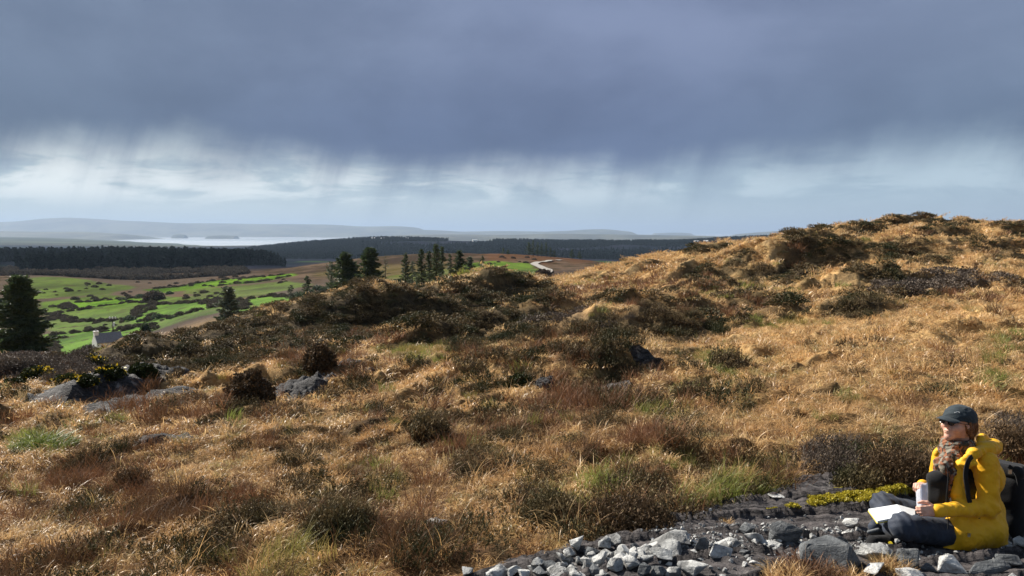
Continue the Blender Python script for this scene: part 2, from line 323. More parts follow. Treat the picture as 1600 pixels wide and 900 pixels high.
def hit(px, py, d0=2.5, d1=700.):
    """first point of the ground seen in this direction"""
    a, b = ray(px, py); ds = np.exp(np.linspace(math.log(d0), math.log(d1), 3000)); g = height(a * ds, ds) - b * ds
    i = np.argmax(g > 0) if (g > 0).any() else len(ds) - 1
    d = ds[i]; return Vector((a * d, d, hz(a * d, d)))

# ------------------------------------------------------------------ what grows where (masks on the ground)
# kinds: he heather/dark scrub, rd reddish, gr green grass, sc bare grey-brown scrub, og olive moss
PATCH = [ # px, py, rx, ry, kind, strength, dmin, dmax
 (650,492,210,42,'he',1,24,60),(400,522,180,32,'he',1,22,55),(260,565,120,26,'he',1,18,50),(790,458,80,22,'he',1,32,70),(330,545,90,20,'he',1,20,50),
 (1230,430,75,22,'he',1,30,60),(1345,482,60,22,'he',1,20,45),(1200,470,60,14,'he',.8,20,45),(1170,490,90,16,'he',.5,20,40),(1010,565,60,20,'he',1,15,30),(930,545,60,18,'he',.5,14,30),
 (1040,512,110,26,'he',.95,20,40),(1100,392,50,8,'he',.9,50,80),(1290,362,40,8,'he',.8,55,85),(1480,346,60,6,'he',.8,60,90),(1350,400,60,9,'he',.8,30,70),(1460,402,60,12,'he',.8,30,70),(1560,388,50,10,'he',.9,30,70),
 (1290,385,70,9,'he',.7,30,70),(1480,442,80,12,'sc',.9,20,45),(1400,455,40,10,'sc',.8,20,45),(1120,560,60,18,'og',.7,12,30),(800,515,90,22,'he',.95,20,45),(680,545,80,20,'og',.8,15,35),(720,540,40,12,'he',.5,15,35),
 (860,525,60,12,'rd',.7,18,40),(640,480,170,34,'he',1,26,60),(770,455,80,24,'he',.95,30,70),(760,430,80,8,'og',.6,40,80),(470,490,150,22,'he',.9,26,60),(300,550,150,40,'he',1,18,50),(230,570,60,25,'he',1,16,50),
 (420,530,120,20,'he',.6,20,50),(560,530,160,14,'rd',.8,18,40),(400,560,120,14,'rd',.6,16,30),(500,545,40,10,'he',.6,16,40),(900,625,110,28,'rd',1,9,17),(930,620,80,18,'he',.7,9,17),(820,600,40,16,'he',.8,10,18),(890,560,90,14,'rd',.8,12,24),
 (860,590,60,16,'rd',.6,10,18),(240,640,110,18,'rd',.8,8,18),(320,660,70,16,'he',.6,8,16),(190,640,60,14,'he',.5,8,16),(60,690,45,18,'gr',1,7,14),(60,800,160,40,'he',.45,4,9),(200,770,40,24,'rd',.8,5,10),(205,745,22,18,'he',.8,6,10),
 (560,810,110,44,'he',.95,4,9),(540,850,60,30,'he',.8,4,8),(360,800,60,26,'he',.55,4,9),(300,790,140,26,'rd',.5,4,9),(700,860,120,40,'rd',.6,3.5,8),(680,850,80,40,'he',.6,3.5,8),(860,800,70,28,'he',.95,4,8),(980,790,80,40,'he',.95,4,8),(930,825,70,26,'he',.8,4,8),
 (1120,778,80,20,'gr',.6,4,8),(1180,765,70,12,'gr',.5,4,8),(950,765,40,16,'gr',.7,5,8),(660,668,34,22,'he',.8,7,12),(700,710,26,16,'he',.8,6,10),(740,740,50,22,'he',.6,5,10),(800,680,40,24,'he',.5,7,11),(1040,640,50,20,'gr',.6,8,13),
 (1075,610,22,12,'he',.9,10,16),(1125,590,34,16,'og',.8,10,18),(1060,670,34,20,'he',.8,7,12),(1040,720,60,18,'gr',.45,6,10),(1010,690,50,14,'rd',.8,7,11),(1330,620,24,10,'og',.8,8,14),(1180,610,20,6,'he',.5,10,16),
 (1310,720,40,18,'sc',.9,5.5,9),(1410,725,60,26,'he',.9,5.5,9),(1340,735,80,16,'sc',.8,5.5,9),(1585,690,40,30,'sc',.6,5.5,9),(1590,540,80,28,'og',.5,10,25),(1590,600,100,20,'og',.4,8,15),
 (30,560,120,20,'sc',1,20,100),(150,585,120,18,'sc',.9,18,90),(60,590,80,10,'sc',.8,16,60),(100,885,110,20,'he',.6,3.5,7),(400,880,90,26,'gr',.5,3.5,7),(300,880,80,30,'he',.7,3.5,7),(500,700,30,10,'he',.5,6,12),(370,640,50,20,'he',.6,8,15),
 (1540,470,40,6,'rd',.4,15,40),(1200,505,80,8,'og',.6,18,40),(1170,455,110,16,'og',.4,18,50),(1090,480,130,20,'rd',.5,18,50),(1050,445,110,14,'rd',.5,30,60),(950,470,110,20,'rd',.5,28,60),(900,440,100,12,'og',.4,40,90),
 (900,500,120,14,'sc',.5,20,45),
 # farther land
 (690,435,200,26,'rd',.25,140,500),(880,400,110,12,'rd',.6,250,520),(560,445,40,20,'gr',.75,120,330),(150,450,400,26,'sc',.7,150,420),(330,470,90,16,'rd',.5,150,400),(180,500,90,10,'sc',.7,150,260),(600,425,120,16,'gr',.3,150,330)]
FIELDS = [
 ([(78,472),(160,462),(240,466),(330,466),(335,488),(250,512),(90,516)],.62),
 ([(300,452),(380,446),(440,440),(470,446),(400,462),(340,470)],.5), # green pasture outlines in the picture, turned into world outlines at their own depth
 ([(40,436),(75,433),(130,437),(205,449),(160,460),(90,464),(30,470)],0.55),
 ([(235,452),(300,444),(360,436),(445,429),(455,431),(400,441),(330,448),(262,456)],.9),
 ([(100,475),(150,470),(200,466),(215,470),(170,477),(115,483)],1.),
 ([(85,490),(140,482),(200,474),(245,472),(240,482),(205,498),(110,503)],.7),
 ([(225,478),(270,474),(330,470),(335,480),(290,490),(240,505),(205,500)],.95),
 ([(84,522),(130,518),(210,512),(215,520),(150,540),(150,560),(85,560)],1.1),
 ([(375,470),(420,463),(480,462),(560,463),(560,480),(380,484)],1.),
 ([(735,412),(770,408),(820,412),(832,424),(830,438),(790,440),(740,438),(728,425)],.75),
 ([(560,445),(620,430),(700,420),(720,432),(700,450),(560,470)],.3),
]
def depth_at(px, py, d0, d1):
    a, b = ray(px, py); ds = np.exp(np.linspace(math.log(d0), math.log(d1), 1200)); g = height(a * ds, ds) - b * ds
    return ds[np.argmax(g > 0)] if (g > 0).any() else ds[np.argmin(np.abs(g))]
FW = []
for P, s in FIELDS:
    FW.append(([(ray(a, b)[0] * q, q) for a, b in P for q in [depth_at(a, b, 115, 480)]], s))
ROAD = [(857,437),(848,430),(858,424),(846,418),(833,414),(838,411),(858,408),(880,406)]
RW = [(ray(a, b)[0] * q, q) for a, b in ROAD for q in [depth_at(a, b, 110, 460)]]
def masks(x, y, z):
    px, py = project(x, y, z); u, d = ud(x, y)
    M = {k: np.zeros(x.shape) for k in ('he', 'rd', 'gr', 'sc', 'og')}
    wx = 1.0 * fbm(x * 1.2 / (1 + d * .06) , y * 1.2 / (1 + d * .06), 3, 51); wy = 1.0 * fbm(x * 1.2 / (1 + d * .06) + 50, y * 1.2 / (1 + d * .06), 3, 52)
    for a, b, rx, ry, kd, s, d0, d1 in PATCH:
        q = np.hypot((px - a) / rx + wx * .8, (py - b) / ry + wy * .8) * (1.15 if kd == 'he' and not (d0 >= 16 and a < 840) else .92 if kd == 'he' else 1.)
        m = s * (1 - sstep(.62, 1.25, q)) * sstep(d0 * .9, d0, d) * (1 - sstep(d1, d1 * 1.12, d)) * (y > 0)
        if kd == 'he' and d1 <= 18: m = m * sstep(-.35, .15, wy + wx * .5)
        if kd == 'he' and d1 <= 9: m = m * .62
        M[kd] = np.maximum(M[kd], m)
    mz, mh = mounds(x.ravel(), y.ravel()); M['he'] = np.maximum(M['he'], sstep(.5, .95, mh.reshape(x.shape)) * .75)
    smooth0 = sstep(1000, 1180, px) * sstep(455, 500, py) * (1 - sstep(690, 740, py))
    tm = (1 - .9 * smooth0) * terraces(x.ravel(), y.ravel(), d.ravel())[1].reshape(x.shape); M['he'] = np.maximum(M['he'], tm * (.34 + .28 * sstep(12, 20, d)) * (1 - .6 * sstep(1250, 1450, px) * (1 - sstep(30, 45, d))) * (y > 0) * (sstep(.0, .2, fbm(x * .12, y * .12, 2, 64) + .18)))
    n = fbm(x * .9 / (1 + d * .03), y * .9 / (1 + d * .03), 4, 61); n2 = fbm(x * .9 / (1 + d * .03) + 90, y * .9 / (1 + d * .03), 4, 62)
    smooth_ = sstep(1000, 1180, px) * sstep(455, 500, py) * (1 - sstep(690, 740, py)); nearf = (1 - sstep(60, 120, d)) * (1 - .85 * smooth_)
    lowf = sstep(560, 860, py) * .16 - .02
    M['he'] = np.maximum(M['he'], sstep(.34 - lowf * .7, .62 - lowf * .7, n) * .6 * nearf * (1 - .6 * sstep(1100, 1400, px) * sstep(10, 14, d)))
    M['he'] = np.maximum(M['he'], sstep(.20, .42, fbm(x * 2.7, y * 2.7, 3, 67)) * .6 * (1 - sstep(12, 20, d)) * (1 - .85 * smooth_))
    M['rd'] = np.maximum(M['rd'], sstep(.10, .34, fbm(x * 2.1, y * 2.1, 3, 68)) * .55 * (1 - sstep(12, 20, d)) * (1 - .85 * smooth_))
    M['rd'] = np.maximum(M['rd'], sstep(.18 - lowf, .42 - lowf, n2) * .75 * nearf)
    M['og'] = np.maximum(M['og'], sstep(.16, .42, fbm(x * 1.1 + 33, y * 1.1, 3, 63)) * .5 * nearf)
    fg = np.zeros(x.shape)
    far = (d > 100) & (d < 560)
    if far.any():
        e = np.zeros(int(far.sum()))
        for P, s in FW:
            q = poly_sdf(P, x[far], y[far]) + 3.0 * fbm(x[far] * .05, y[far] * .05, 3, 66); e = np.maximum(e, s * (1 - sstep(1., 4.5, q)))
        fg[far] = e
    return M, fg, n
# ------------------------------------------------------------------ materials
def mat(name):
    m = bpy.data.materials.new(name); m.use_nodes = True; t = NT(m.node_tree); t.n.clear()
    t.out = t.node('ShaderNodeOutputMaterial'); return m, t
def attr(t, name, typ='GEOMETRY', o='Fac'):
    n = t.node('ShaderNodeAttribute'); n.attribute_name = name; n.attribute_type = typ; return n.outputs[o]
def wpos(t): return t.node('ShaderNodeNewGeometry').outputs['Position']
def princ(t, colr, rough=.8, spec=.3, bump=None, bd=.02, **kw):
    p = t.node('ShaderNodeBsdfPrincipled'); t.put(p.inputs['Base Color'], colr); t.put(p.inputs['Roughness'], rough)
    p.inputs['Specular IOR Level'].default_value = spec
    for k, v in kw.items(): t.put(p.inputs[k.replace('_', ' ')], v)
    if bump is not None:
        b = t.node('ShaderNodeBump'); b.inputs['Distance'].default_value = bd; b.inputs['Strength'].default_value = 1.0
        t.l.new(bump, b.inputs['Height']); t.l.new(b.outputs[0], p.inputs['Normal'])
    t.l.new(p.outputs[0], t.out.inputs[0]); return p
def simple(name, c, rough=.8, spec=.3, var=.25, sc=8., bump=0., metallic=0.):
    m, t = mat(name); tc = t.node('ShaderNodeTexCoord').outputs['Object']
    n = t.noise(tc, sc, 5, .6); c = c if len(c) == 4 else (*c, 1)
    a = tuple(min(1, x * (1 - var)) for x in c[:3]) + (1,); b = tuple(min(1, x * (1 + var)) for x in c[:3]) + (1,)
    cc = t.mix(t.rng(n, .3, .7), a, b)
    p = princ(t, cc, rough, spec, t.noise(tc, sc * 4, 4, .6) if bump else None, bump)
    p.inputs['Metallic'].default_value = metallic; return m

def blade_mat(name, dark, lightc, tip=None, trans=.35, spec=.35, rough=.5, patch=None):
    """thin plant material: colour varies blade by blade (bc), tuft by tuft and across the ground"""
    m, t = mat(name); bc = attr(t, 'bc'); oi = t.node('ShaderNodeObjectInfo').outputs['Random']
    v = t.math('ADD', t.math('MULTIPLY', bc, .7), t.math('MULTIPLY', oi, .3))
    c = t.mix(v, (*dark, 1), (*lightc, 1))
    if tip: c = t.mix(t.rng(attr(t, 'tip'), .55, 1.), c, (*tip, 1))
    if patch:
        n = t.noise(wpos(t), .8, 4, .6); c = t.mix(t.rng(n, .42, .62), c, t.mix(v, tuple(x * .55 for x in patch) + (1,), (*patch, 1)))
    if name == 'dry_grass':
        n = t.noise(t.scale(wpos(t), (1, 1, 1), (17, 5, 0)), 1.9, 5, .65); c = t.mix(t.math('MULTIPLY', t.rng(n, .53, .64), .75), c, t.mix(v, (.14, .13, .045, 1), (.42, .38, .14, 1)))
        n = t.noise(t.scale(wpos(t), (1, 1, 1), (47, 5, 0)), 3.1, 5, .65); c = t.mix(t.math('MULTIPLY', t.rng(n, .56, .66), .8), c, t.mix(v, (.12, .062, .03, 1), (.38, .20, .10, 1)))
    p = t.node('ShaderNodeBsdfPrincipled'); t.l.new(c, p.inputs['Base Color']); p.inputs['Roughness'].default_value = rough
    p.inputs['Specular IOR Level'].default_value = spec
    tr = t.node('ShaderNodeBsdfTranslucent'); t.l.new(c, tr.inputs[0])
    mx = t.node('ShaderNodeMixShader'); mx.inputs[0].default_value = trans
    t.l.new(p.outputs[0], mx.inputs[1]); t.l.new(tr.outputs[0], mx.inputs[2]); t.l.new(mx.outputs[0], t.out.inputs[0])
    return m

GOLD_D = (.25, .125, .042); GOLD_L = (1.0, .73, .37)
M_GRASS = blade_mat("dry_grass", GOLD_D, GOLD_L, trans=.38, spec=.5, rough=.42, patch=(.76, .47, .20))
M_GREEN = blade_mat("green_grass", (.09, .12, .02), (.32, .36, .09), trans=.4, patch=(.38, .30, .10))
M_HEATH = blade_mat("heather", (.030, .021, .011), (.14, .092, .048), tip=(.22, .16, .075), trans=.12, spec=.2, rough=.7, patch=(.055, .060, .022))
M_RED = blade_mat("bracken", (.09, .042, .02), (.40, .20, .10), trans=.25, spec=.25, rough=.6, patch=(.16, .09, .045))
M_SCRUB = blade_mat("scrub_twigs", (.05, .038, .03), (.19, .15, .115), trans=.1, spec=.2, rough=.7)
M_GORSE = blade_mat("gorse_leaf", (.012, .018, .005), (.055, .068, .02), trans=.12, spec=.2, rough=.6)
M_BUSH = blade_mat("heather_bush", (.04, .026, .015), (.19, .12, .06), trans=.12, spec=.2, rough=.7)
M_CONIF = blade_mat("conifer_needles", (.022, .040, .018), (.085, .12, .05), trans=.3, spec=.25, rough=.6)
M_CONIF2 = blade_mat("conifer_needles_grey", (.035, .05, .034), (.12, .15, .09), trans=.3, spec=.25, rough=.6)
M_LIME = blade_mat("bright_leaves", (.16, .26, .02), (.42, .58, .06), trans=.4)
M_FLOWER = blade_mat("gorse_flower", (.55, .36, .01), (.85, .60, .03), trans=.2)
M_VALLEY = blade_mat("valley_scrub", (.06, .050, .040), (.17, .145, .11), trans=.1, spec=.1, rough=.9)
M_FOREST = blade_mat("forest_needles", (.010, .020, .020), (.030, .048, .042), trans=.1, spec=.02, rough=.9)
M_BARK = simple("bark", (.06, .048, .038), .9, .2, .3, 6, .02)

# ------------------------------------------------------------------ the ground sheet
def build_ground():
    us = np.concatenate([np.linspace(-1.15, -.74, 40)[:-1], np.linspace(-.74, .74, 820), np.linspace(.74, 1.15, 40)[1:]])
    azs = np.arctan(us); back = np.linspace(AZC, 2 * math.pi - AZC, 50)[1:-1]; azs = np.concatenate([azs, back])
    nd = [1.2 * (2.2 / 1.2) ** (i / 12) for i in range(12)]
    nd += list(np.exp(np.linspace(math.log(2.2), math.log(100), 620))[:-1]); nd += list(np.exp(np.linspace(math.log(100), math.log(600), 240))[:-1])
    nd += list(np.exp(np.linspace(math.log(600), math.log(12000), 150)))
    nd = np.array(nd); A, D = np.meshgrid(azs, nd); ac = np.clip(np.where(A > math.pi, A - 2 * math.pi, A), -AZC, AZC)
    r = D / np.cos(ac); x = r * np.sin(A); y = r * np.cos(A); z = height(x, y)
    M, fg, n = masks(x, y, z); u, d = ud(x, y)
    sd_ = slab_d(x, y); z = z - .10 * (1 - sstep(-.25, -.02, sd_)) * (d < 12)
    # haul small relief into the visible hill: hummocky sward
    z = z + sstep(5, 9, d) * (1 - sstep(60, 110, d)) * .05 * fbm(x * 2.2, y * 2.6, 3, 71) * (sd_ > .1)
    nr, nc = x.shape; idx = np.arange(nr * nc).reshape(nr, nc)
    a = idx[:-1, :]; b = np.roll(idx, -1, 1)[:-1, :]; c = np.roll(idx, -1, 1)[1:, :]; e = idx[1:, :]
    F = np.stack([a, b, c, e], -1).reshape(-1, 4)
    V = np.stack([x, y, z], -1).reshape(-1, 3); cidx = len(V)
    px, py = project(x, y, z)
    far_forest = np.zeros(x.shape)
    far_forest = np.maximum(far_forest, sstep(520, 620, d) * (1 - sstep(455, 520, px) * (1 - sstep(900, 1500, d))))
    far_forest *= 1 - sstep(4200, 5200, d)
    # road
    rd = np.full(x.shape, 99.); sel = (d > 95) & (d < 520)
    q = np.full(int(sel.sum()), 99.)
    for (x0, y0), (x1, y1) in zip(RW[:-1], RW[1:]):
        ex, ey = x1 - x0, y1 - y0; t = np.clip(((x[sel] - x0) * ex + (y[sel] - y0) * ey) / (ex * ex + ey * ey), 0, 1)
        q = np.minimum(q, np.hypot(x[sel] - x0 - t * ex, y[sel] - y0 - t * ey))
    rd[sel] = q
    at = {k: v.ravel() for k, v in M.items()}
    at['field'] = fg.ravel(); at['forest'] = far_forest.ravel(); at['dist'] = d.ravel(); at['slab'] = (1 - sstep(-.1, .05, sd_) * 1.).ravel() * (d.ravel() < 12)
    m, t = mat("ground_cover"); P = wpos(t); dist = attr(t, 'dist')
    nA = t.noise(t.scale(P, (1, 1.3, 1.0)), 3.2, 8, .65, .5); nB = t.noise(P, .35, 5, .6); nC = t.noise(t.scale(P, (.6, 1.4, 1)), .02, 6, .6)
    nF = t.noise(t.scale(P, (1, 1.8, 1.5)), 9., 6, .7, 1.0)
    c = t.mix(t.rng(nA, .32, .66), (.22, .12, .045, 1), (.64, .40, .165, 1))
    c = t.mix(t.rng(nB, .42, .66), c, t.mix(nA, (.13, .08, .04, 1), (.36, .25, .12, 1)))
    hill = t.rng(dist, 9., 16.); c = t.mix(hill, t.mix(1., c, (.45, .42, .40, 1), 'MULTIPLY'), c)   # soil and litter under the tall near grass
    c = t.mix(t.math('MULTIPLY', t.rng(nF, .45, .65), t.math('MULTIPLY', hill, .5)), c, (.72, .52, .27, 1))
    far = t.rng(dist, 110., 170.)
    moor = t.mix(t.rng(nC, .40, .60), (.045, .033, .027, 1), (.115, .080, .056, 1))
    moor = t.mix(t.rng(t.noise(P, .09, 6, .7), .44, .60), moor, (.045, .036, .022, 1))
    c = t.mix(far, c, moor)
    c = t.mix(t.math('MULTIPLY', attr(t, 'og'), .75), c, t.mix(nA, (.05, .05, .016, 1), (.20, .18, .06, 1)))
    c = t.mix(t.math('MULTIPLY', attr(t, 'rd'), .8), c, t.mix(nA, (.06, .026, .014, 1), (.22, .105, .055, 1)))
    c = t.mix(t.math('MULTIPLY', attr(t, 'sc'), .9), c, t.mix(nA, (.055, .042, .034, 1), (.15, .12, .09, 1)))
    c = t.mix(t.math('MULTIPLY', attr(t, 'gr'), .8), c, t.mix(nA, (.06, .075, .015, 1), (.20, .21, .05, 1)))
    c = t.mix(t.math('MULTIPLY', attr(t, 'he'), .95), c, t.mix(t.rng(nA, .35, .65), (.016, .013, .008, 1), (.075, .055, .028, 1)))
    g = t.mix(t.rng(t.noise(t.scale(P, (1, .5, 1)), .05, 5, .6), .35, .65), (.040, .088, .012, 1), (.115, .215, .026, 1))
    g = t.mix(t.rng(t.noise(P, .25, 4, .6), .56, .66), g, (.05, .06, .018, 1))
    c = t.mix(attr(t, 'field'), c, g)
    ff = t.mix(t.rng(t.noise(P, .006, 6, .65), .4, .62), (.008, .011, .016, 1), (.018, .020, .030, 1))  # dark bluish base: cloud shade and haze on the far ridge put into its colour
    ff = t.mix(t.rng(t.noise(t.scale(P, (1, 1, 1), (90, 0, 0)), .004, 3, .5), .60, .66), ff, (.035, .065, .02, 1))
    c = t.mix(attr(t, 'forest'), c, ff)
    lowl = t.mix(t.rng(t.noise(P, .0011, 6, .65), .4, .6), (.045, .055, .035, 1), (.085, .095, .06, 1))
    c = t.mix(t.rng(dist, 4200., 5600.), c, lowl)
    c = t.mix(attr(t, 'slab'), c, (.045, .036, .034, 1))
    bmp = t.math('ADD', t.math('MULTIPLY', nA, .10), t.math('MULTIPLY', nF, .05))
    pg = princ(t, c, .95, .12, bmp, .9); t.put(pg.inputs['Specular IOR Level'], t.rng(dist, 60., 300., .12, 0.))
    # a closed disc right under the camera
    V = np.vstack([V, [[0, 0, -1.68]]]); F = np.asarray(F)
    tri = np.stack([idx[0, :], np.roll(idx[0, :], -1), np.full(nc, cidx), np.full(nc, cidx)], -1)
    for kk in at: at[kk] = np.append(at[kk], 0)
    me = mesh_obj('ground', V, F, m, None, True, at)
    tag(me, kind='structure')
    cap = mesh_obj('ground_underfoot', np.vstack([V[idx[0, :]], [[0, 0, -1.68]]]), [(i, (i + 1) % nc, nc) for i in range(nc)], m); tag(cap, kind='structure')
    return me
ground = build_ground()

# winding road on the far moor
def strip(name, P, wd, m, lift=.05, n=8):
    Q = []
    for (x0, y0), (x1, y1) in zip(P[:-1], P[1:]):
        for k in range(n): Q.append((x0 + (x1 - x0) * k / n, y0 + (y1 - y0) * k / n))
    Q.append(P[-1]); Q = np.array(Q); Q = np.stack([np.convolve(np.pad(Q[:, i], 6, 'edge'), np.ones(7) / 7, 'same')[6:-6] for i in (0, 1)], 1)
    d = np.gradient(Q, axis=0); nrm = np.stack([-d[:, 1], d[:, 0]], 1); nrm /= np.linalg.norm(nrm, axis=1)[:, None] + 1e-9
    rows = []
    for s in (-1, -.5, 0, .5, 1):
        p = Q + nrm * wd * s / 2; z = height(p[:, 0], p[:, 1]); rows.append(np.column_stack([p, z]))
    zt = np.max([r[:, 2] for r in rows], 0) + lift
    for r in rows: r[:, 2] = zt
    V = np.concatenate(rows); L = len(Q); F = [(r * L + i, r * L + i + 1, (r + 1) * L + i + 1, (r + 1) * L + i) for r in range(4) for i in range(L - 1)]
    return mesh_obj(name, V, F, m)
m_road = simple("gravel_road", (.30, .28, .25), .95, .2, .15, .5)
tag(strip('road', RW, 3.0, m_road, .35), kind='structure')

# sea: water far below the land, out to the horizon
m, t = mat("sea_water"); P = wpos(t)
princ(t, (.66, .70, .72, 1), t.rng(t.noise(P, .0004, 3), .35, .65, .10, .2), .5)  # pale base colour stands in for the silvery sheen of sky on water
n = 96; V = [(0, 20000, -120)] + [(60000 * math.sin(2 * math.pi * i / n), 60000 * math.cos(2 * math.pi * i / n), -120) for i in range(n)]
tag(mesh_obj('sea', V, [(0, 1 + (i + 1) % n, 1 + i) for i in range(n)], m), kind='structure')

# far hills and islands across the bay: real ridges with their own distance and depth
m, t = mat("far_hill"); P = wpos(t)
princ(t, t.mix(t.rng(t.noise(P, .0012, 6, .65), .38, .62), (.05, .052, .035, 1), (.11, .11, .07, 1)), .95, .1, t.noise(P, .002, 6, .65), 60)
def far_hill(prof, d, depth, seed, base=374):
    P = np.array(prof, float); nx = 160; ny = 26
    px = np.linspace(P[0, 0], P[-1, 0], nx); py = np.interp(px, P[:, 0], P[:, 1])
    kk = np.ones(5) / 5; py = np.convolve(np.pad(py, 2, 'edge'), kk, 'valid')
    V = []
    top = np.array([pos(a, b, d).z for a, b in zip(px, py)]) + 126
    for j in range(ny):
        t_ = j / (ny - 1) * 2 - 1; yy = d + t_ * depth
        x = (px - 800) / FPX * d
        prof_ = np.cos(t_ * math.pi / 2) ** 1.2 if abs(t_) < 1 else 0
        ends = sstep(0, .04, (px - P[0, 0]) / (P[-1, 0] - P[0, 0])) * sstep(0, .04, (P[-1, 0] - px) / (P[-1, 0] - P[0, 0]))
        z = -126 + top * prof_ * np.maximum(ends, .02) * (1 + (.25 * fbm(x / d * 12 + seed, np.full(nx, t_ * 2.), 4, seed) * (1 - prof_ + .12)))
        V.append(np.column_stack([x, np.full(nx, yy), z]))
    V = np.concatenate(V); F = np.array([(j * nx + i, j * nx + i + 1, (j + 1) * nx + i + 1, (j + 1) * nx + i) for j in range(ny - 1) for i in range(nx - 1)])
    tag(mesh_obj('hill', V, F, m, None, True), kind='structure')
far_hill([(-260,352),(-100,350),(0,347),(40,346),(62,343),(85,340.5),(120,340),(150,342),(190,345),(230,346),(280,348.5),(340,349),(400,350),(470,350),(520,351),(560,354),(590,354),(620,353),(650,355),(680,361),(690,364)], 21000, 2600, 3)
far_hill([(560,360),(620,358),(690,360),(720,362),(770,361),(800,361),(850,362),(890,360.5),(915,358.5),(945,358),(975,361),(1000,363.5)], 19000, 1500, 5)
far_hill([(1020,364.5),(1045,363.5),(1065,363.5),(1080,364.6)], 24000, 700, 6)
far_hill([(1150,366),(1180,363.5),(1215,361),(1250,358.5),(1290,357),(1340,356),(1420,360)], 17000, 1500, 7)
far_hill([(-260,360),(-80,360),(60,362),(130,362),(190,366),(215,369)], 12500, 1500, 8)
far_hill([(325,368.6),(345,367.4),(372,368.6)], 14000, 200, 9)
far_hill([(272,367.2),(281,365.4),(292,367.2)], 15000, 150, 11)
far_hill([(560,371),(600,369),(640,367),(700,366),(800,367),(860,365),(930,366),(1010,367),(1100,368.5),(1180,371)], 11000, 900, 10)
far_hill([(560,374),(620,371),(700,370),(770,370),(815,373)], 9000, 600, 12)
far_hill([(1010,373),(1040,371),(1080,370),(1150,369.5),(1230,371)], 9000, 600, 12)

# haze: even, closed box of air round everything
mb = MB(); mb.box((-61000, -61000, -135), (61000, 61000, 480)); 
m = bpy.data.materials.new("haze_air"); m.use_nodes = True; t = NT(m.node_tree); t.n.clear(); out = t.node('ShaderNodeOutputMaterial')
v = t.node('ShaderNodeVolumePrincipled'); v.inputs['Color'].default_value = (.47, .62, .84, 1); v.inputs['Density'].default_value = 5.0e-5; v.inputs['Anisotropy'].default_value = .15
t.l.new(v.outputs[0], out.inputs['Volume'])
tag(mb.build('haze', m), kind='stuff')
# ------------------------------------------------------------------ plant tufts and their scatter
def blades(n, rad, length, width, bend, seed, segs=4, up=.9, wind=(.55, -.35), dome=0., lv=.4):
    """n curved blades as one array mesh: V, F (quads), bc, tip"""
    g = np.random.default_rng(seed); r = rad * np.sqrt(g.random(n)); th = g.random(n) * 2 * math.pi
    bx, by = r * np.cos(th), r * np.sin(th); L = length * (1 - lv + 2 * lv * g.random(n)) * (1 - dome * (r / rad) ** 2)
    la = g.random(n) * 2 * math.pi; lx = np.cos(la) * .5 + wind[0] + (bx / rad) * .5; ly = np.sin(la) * .5 + wind[1] + (by / rad) * .5
    lz = np.hypot(lx, ly) + 1e-6; lx /= lz; ly /= lz; B = bend * (.5 + g.random(n)); w = width * (.6 + .8 * g.random(n))
    fa = g.random(n) * math.pi; V = np.zeros((n, segs + 1, 2, 3)); tip = np.zeros((n, segs + 1, 2))
    h = np.zeros(n); hz_ = np.zeros(n); a = (1 - up) * g.random(n)
    for s in range(segs + 1):
        t = s / segs
        ww = w * (1 - t ** 2 * .85) * .5
        for k, sg in enumerate((-1, 1)):
            V[:, s, k, 0] = bx + lx * h + sg * ww * np.cos(fa); V[:, s, k, 1] = by + ly * h + sg * ww * np.sin(fa); V[:, s, k, 2] = hz_
        tip[:, s, :] = t
        an = a + B * (t + .5 / segs); h = h + np.sin(an) * L / segs; hz_ = hz_ + np.cos(an) * L / segs
    V[..., 2] -= .02
    bc = np.repeat(g.random(n) ** 1.3, (segs + 1) * 2)
    base = np.arange(n)[:, None, None] * (segs + 1) * 2 + np.arange(segs)[None, :, None] * 2 + np.array([0, 1, 3, 2])[None, None, :]
    return V.reshape(-1, 3), base.reshape(-1, 4), bc, tip.ravel()
def twigs(n, rad, height, seed, leaf=.012, dome=.5):
    """upright heather: thin stems crowded with small leaf flakes"""
    g = np.random.default_rng(seed); Vs = []; Fs = []; bcs = []; tips = []; nn = 0
    V, F, bc, tip = blades(n, rad, height, leaf * .5, .45, seed, 3, .6, (.1, -.05), dome, .35); Vs.append(V); Fs.append(F); bcs.append(bc * .3); tips.append(tip * 0); nn = len(V)
    r = V.reshape(n, 4, 2, 3).mean(2)
    m = 9; t = .25 + .75 * g.random((n, m)); k = np.minimum((t * 3).astype(int), 2); f = t * 3 - k; ii = np.arange(n)[:, None]
    C = r[ii, k] * (1 - f[..., None]) + r[ii, k + 1] * f[..., None]; C = C + g.normal(size=C.shape) * leaf * .8
    C = C.reshape(-1, 3); q = len(C); A = g.normal(size=(q, 3)); A /= np.linalg.norm(A, axis=1)[:, None]; A[:, 2] = np.abs(A[:, 2]) + .4
    B = np.cross(A, g.normal(size=(q, 3))); B /= np.linalg.norm(B, axis=1)[:, None] + 1e-9
    s = leaf * (.6 + .9 * g.random(q))[:, None]
    P = np.stack([C - A * s, C + B * s * .4, C + A * s, C - B * s * .4], 1).reshape(-1, 3)
    Vs.append(P); Fs.append(np.arange(q * 4).reshape(-1, 4) + nn); bcs.append(np.repeat(g.random(q), 4)); tips.append(np.repeat(t.ravel(), 4))
    return np.concatenate(Vs), np.concatenate(Fs), np.concatenate(bcs), np.concatenate(tips)
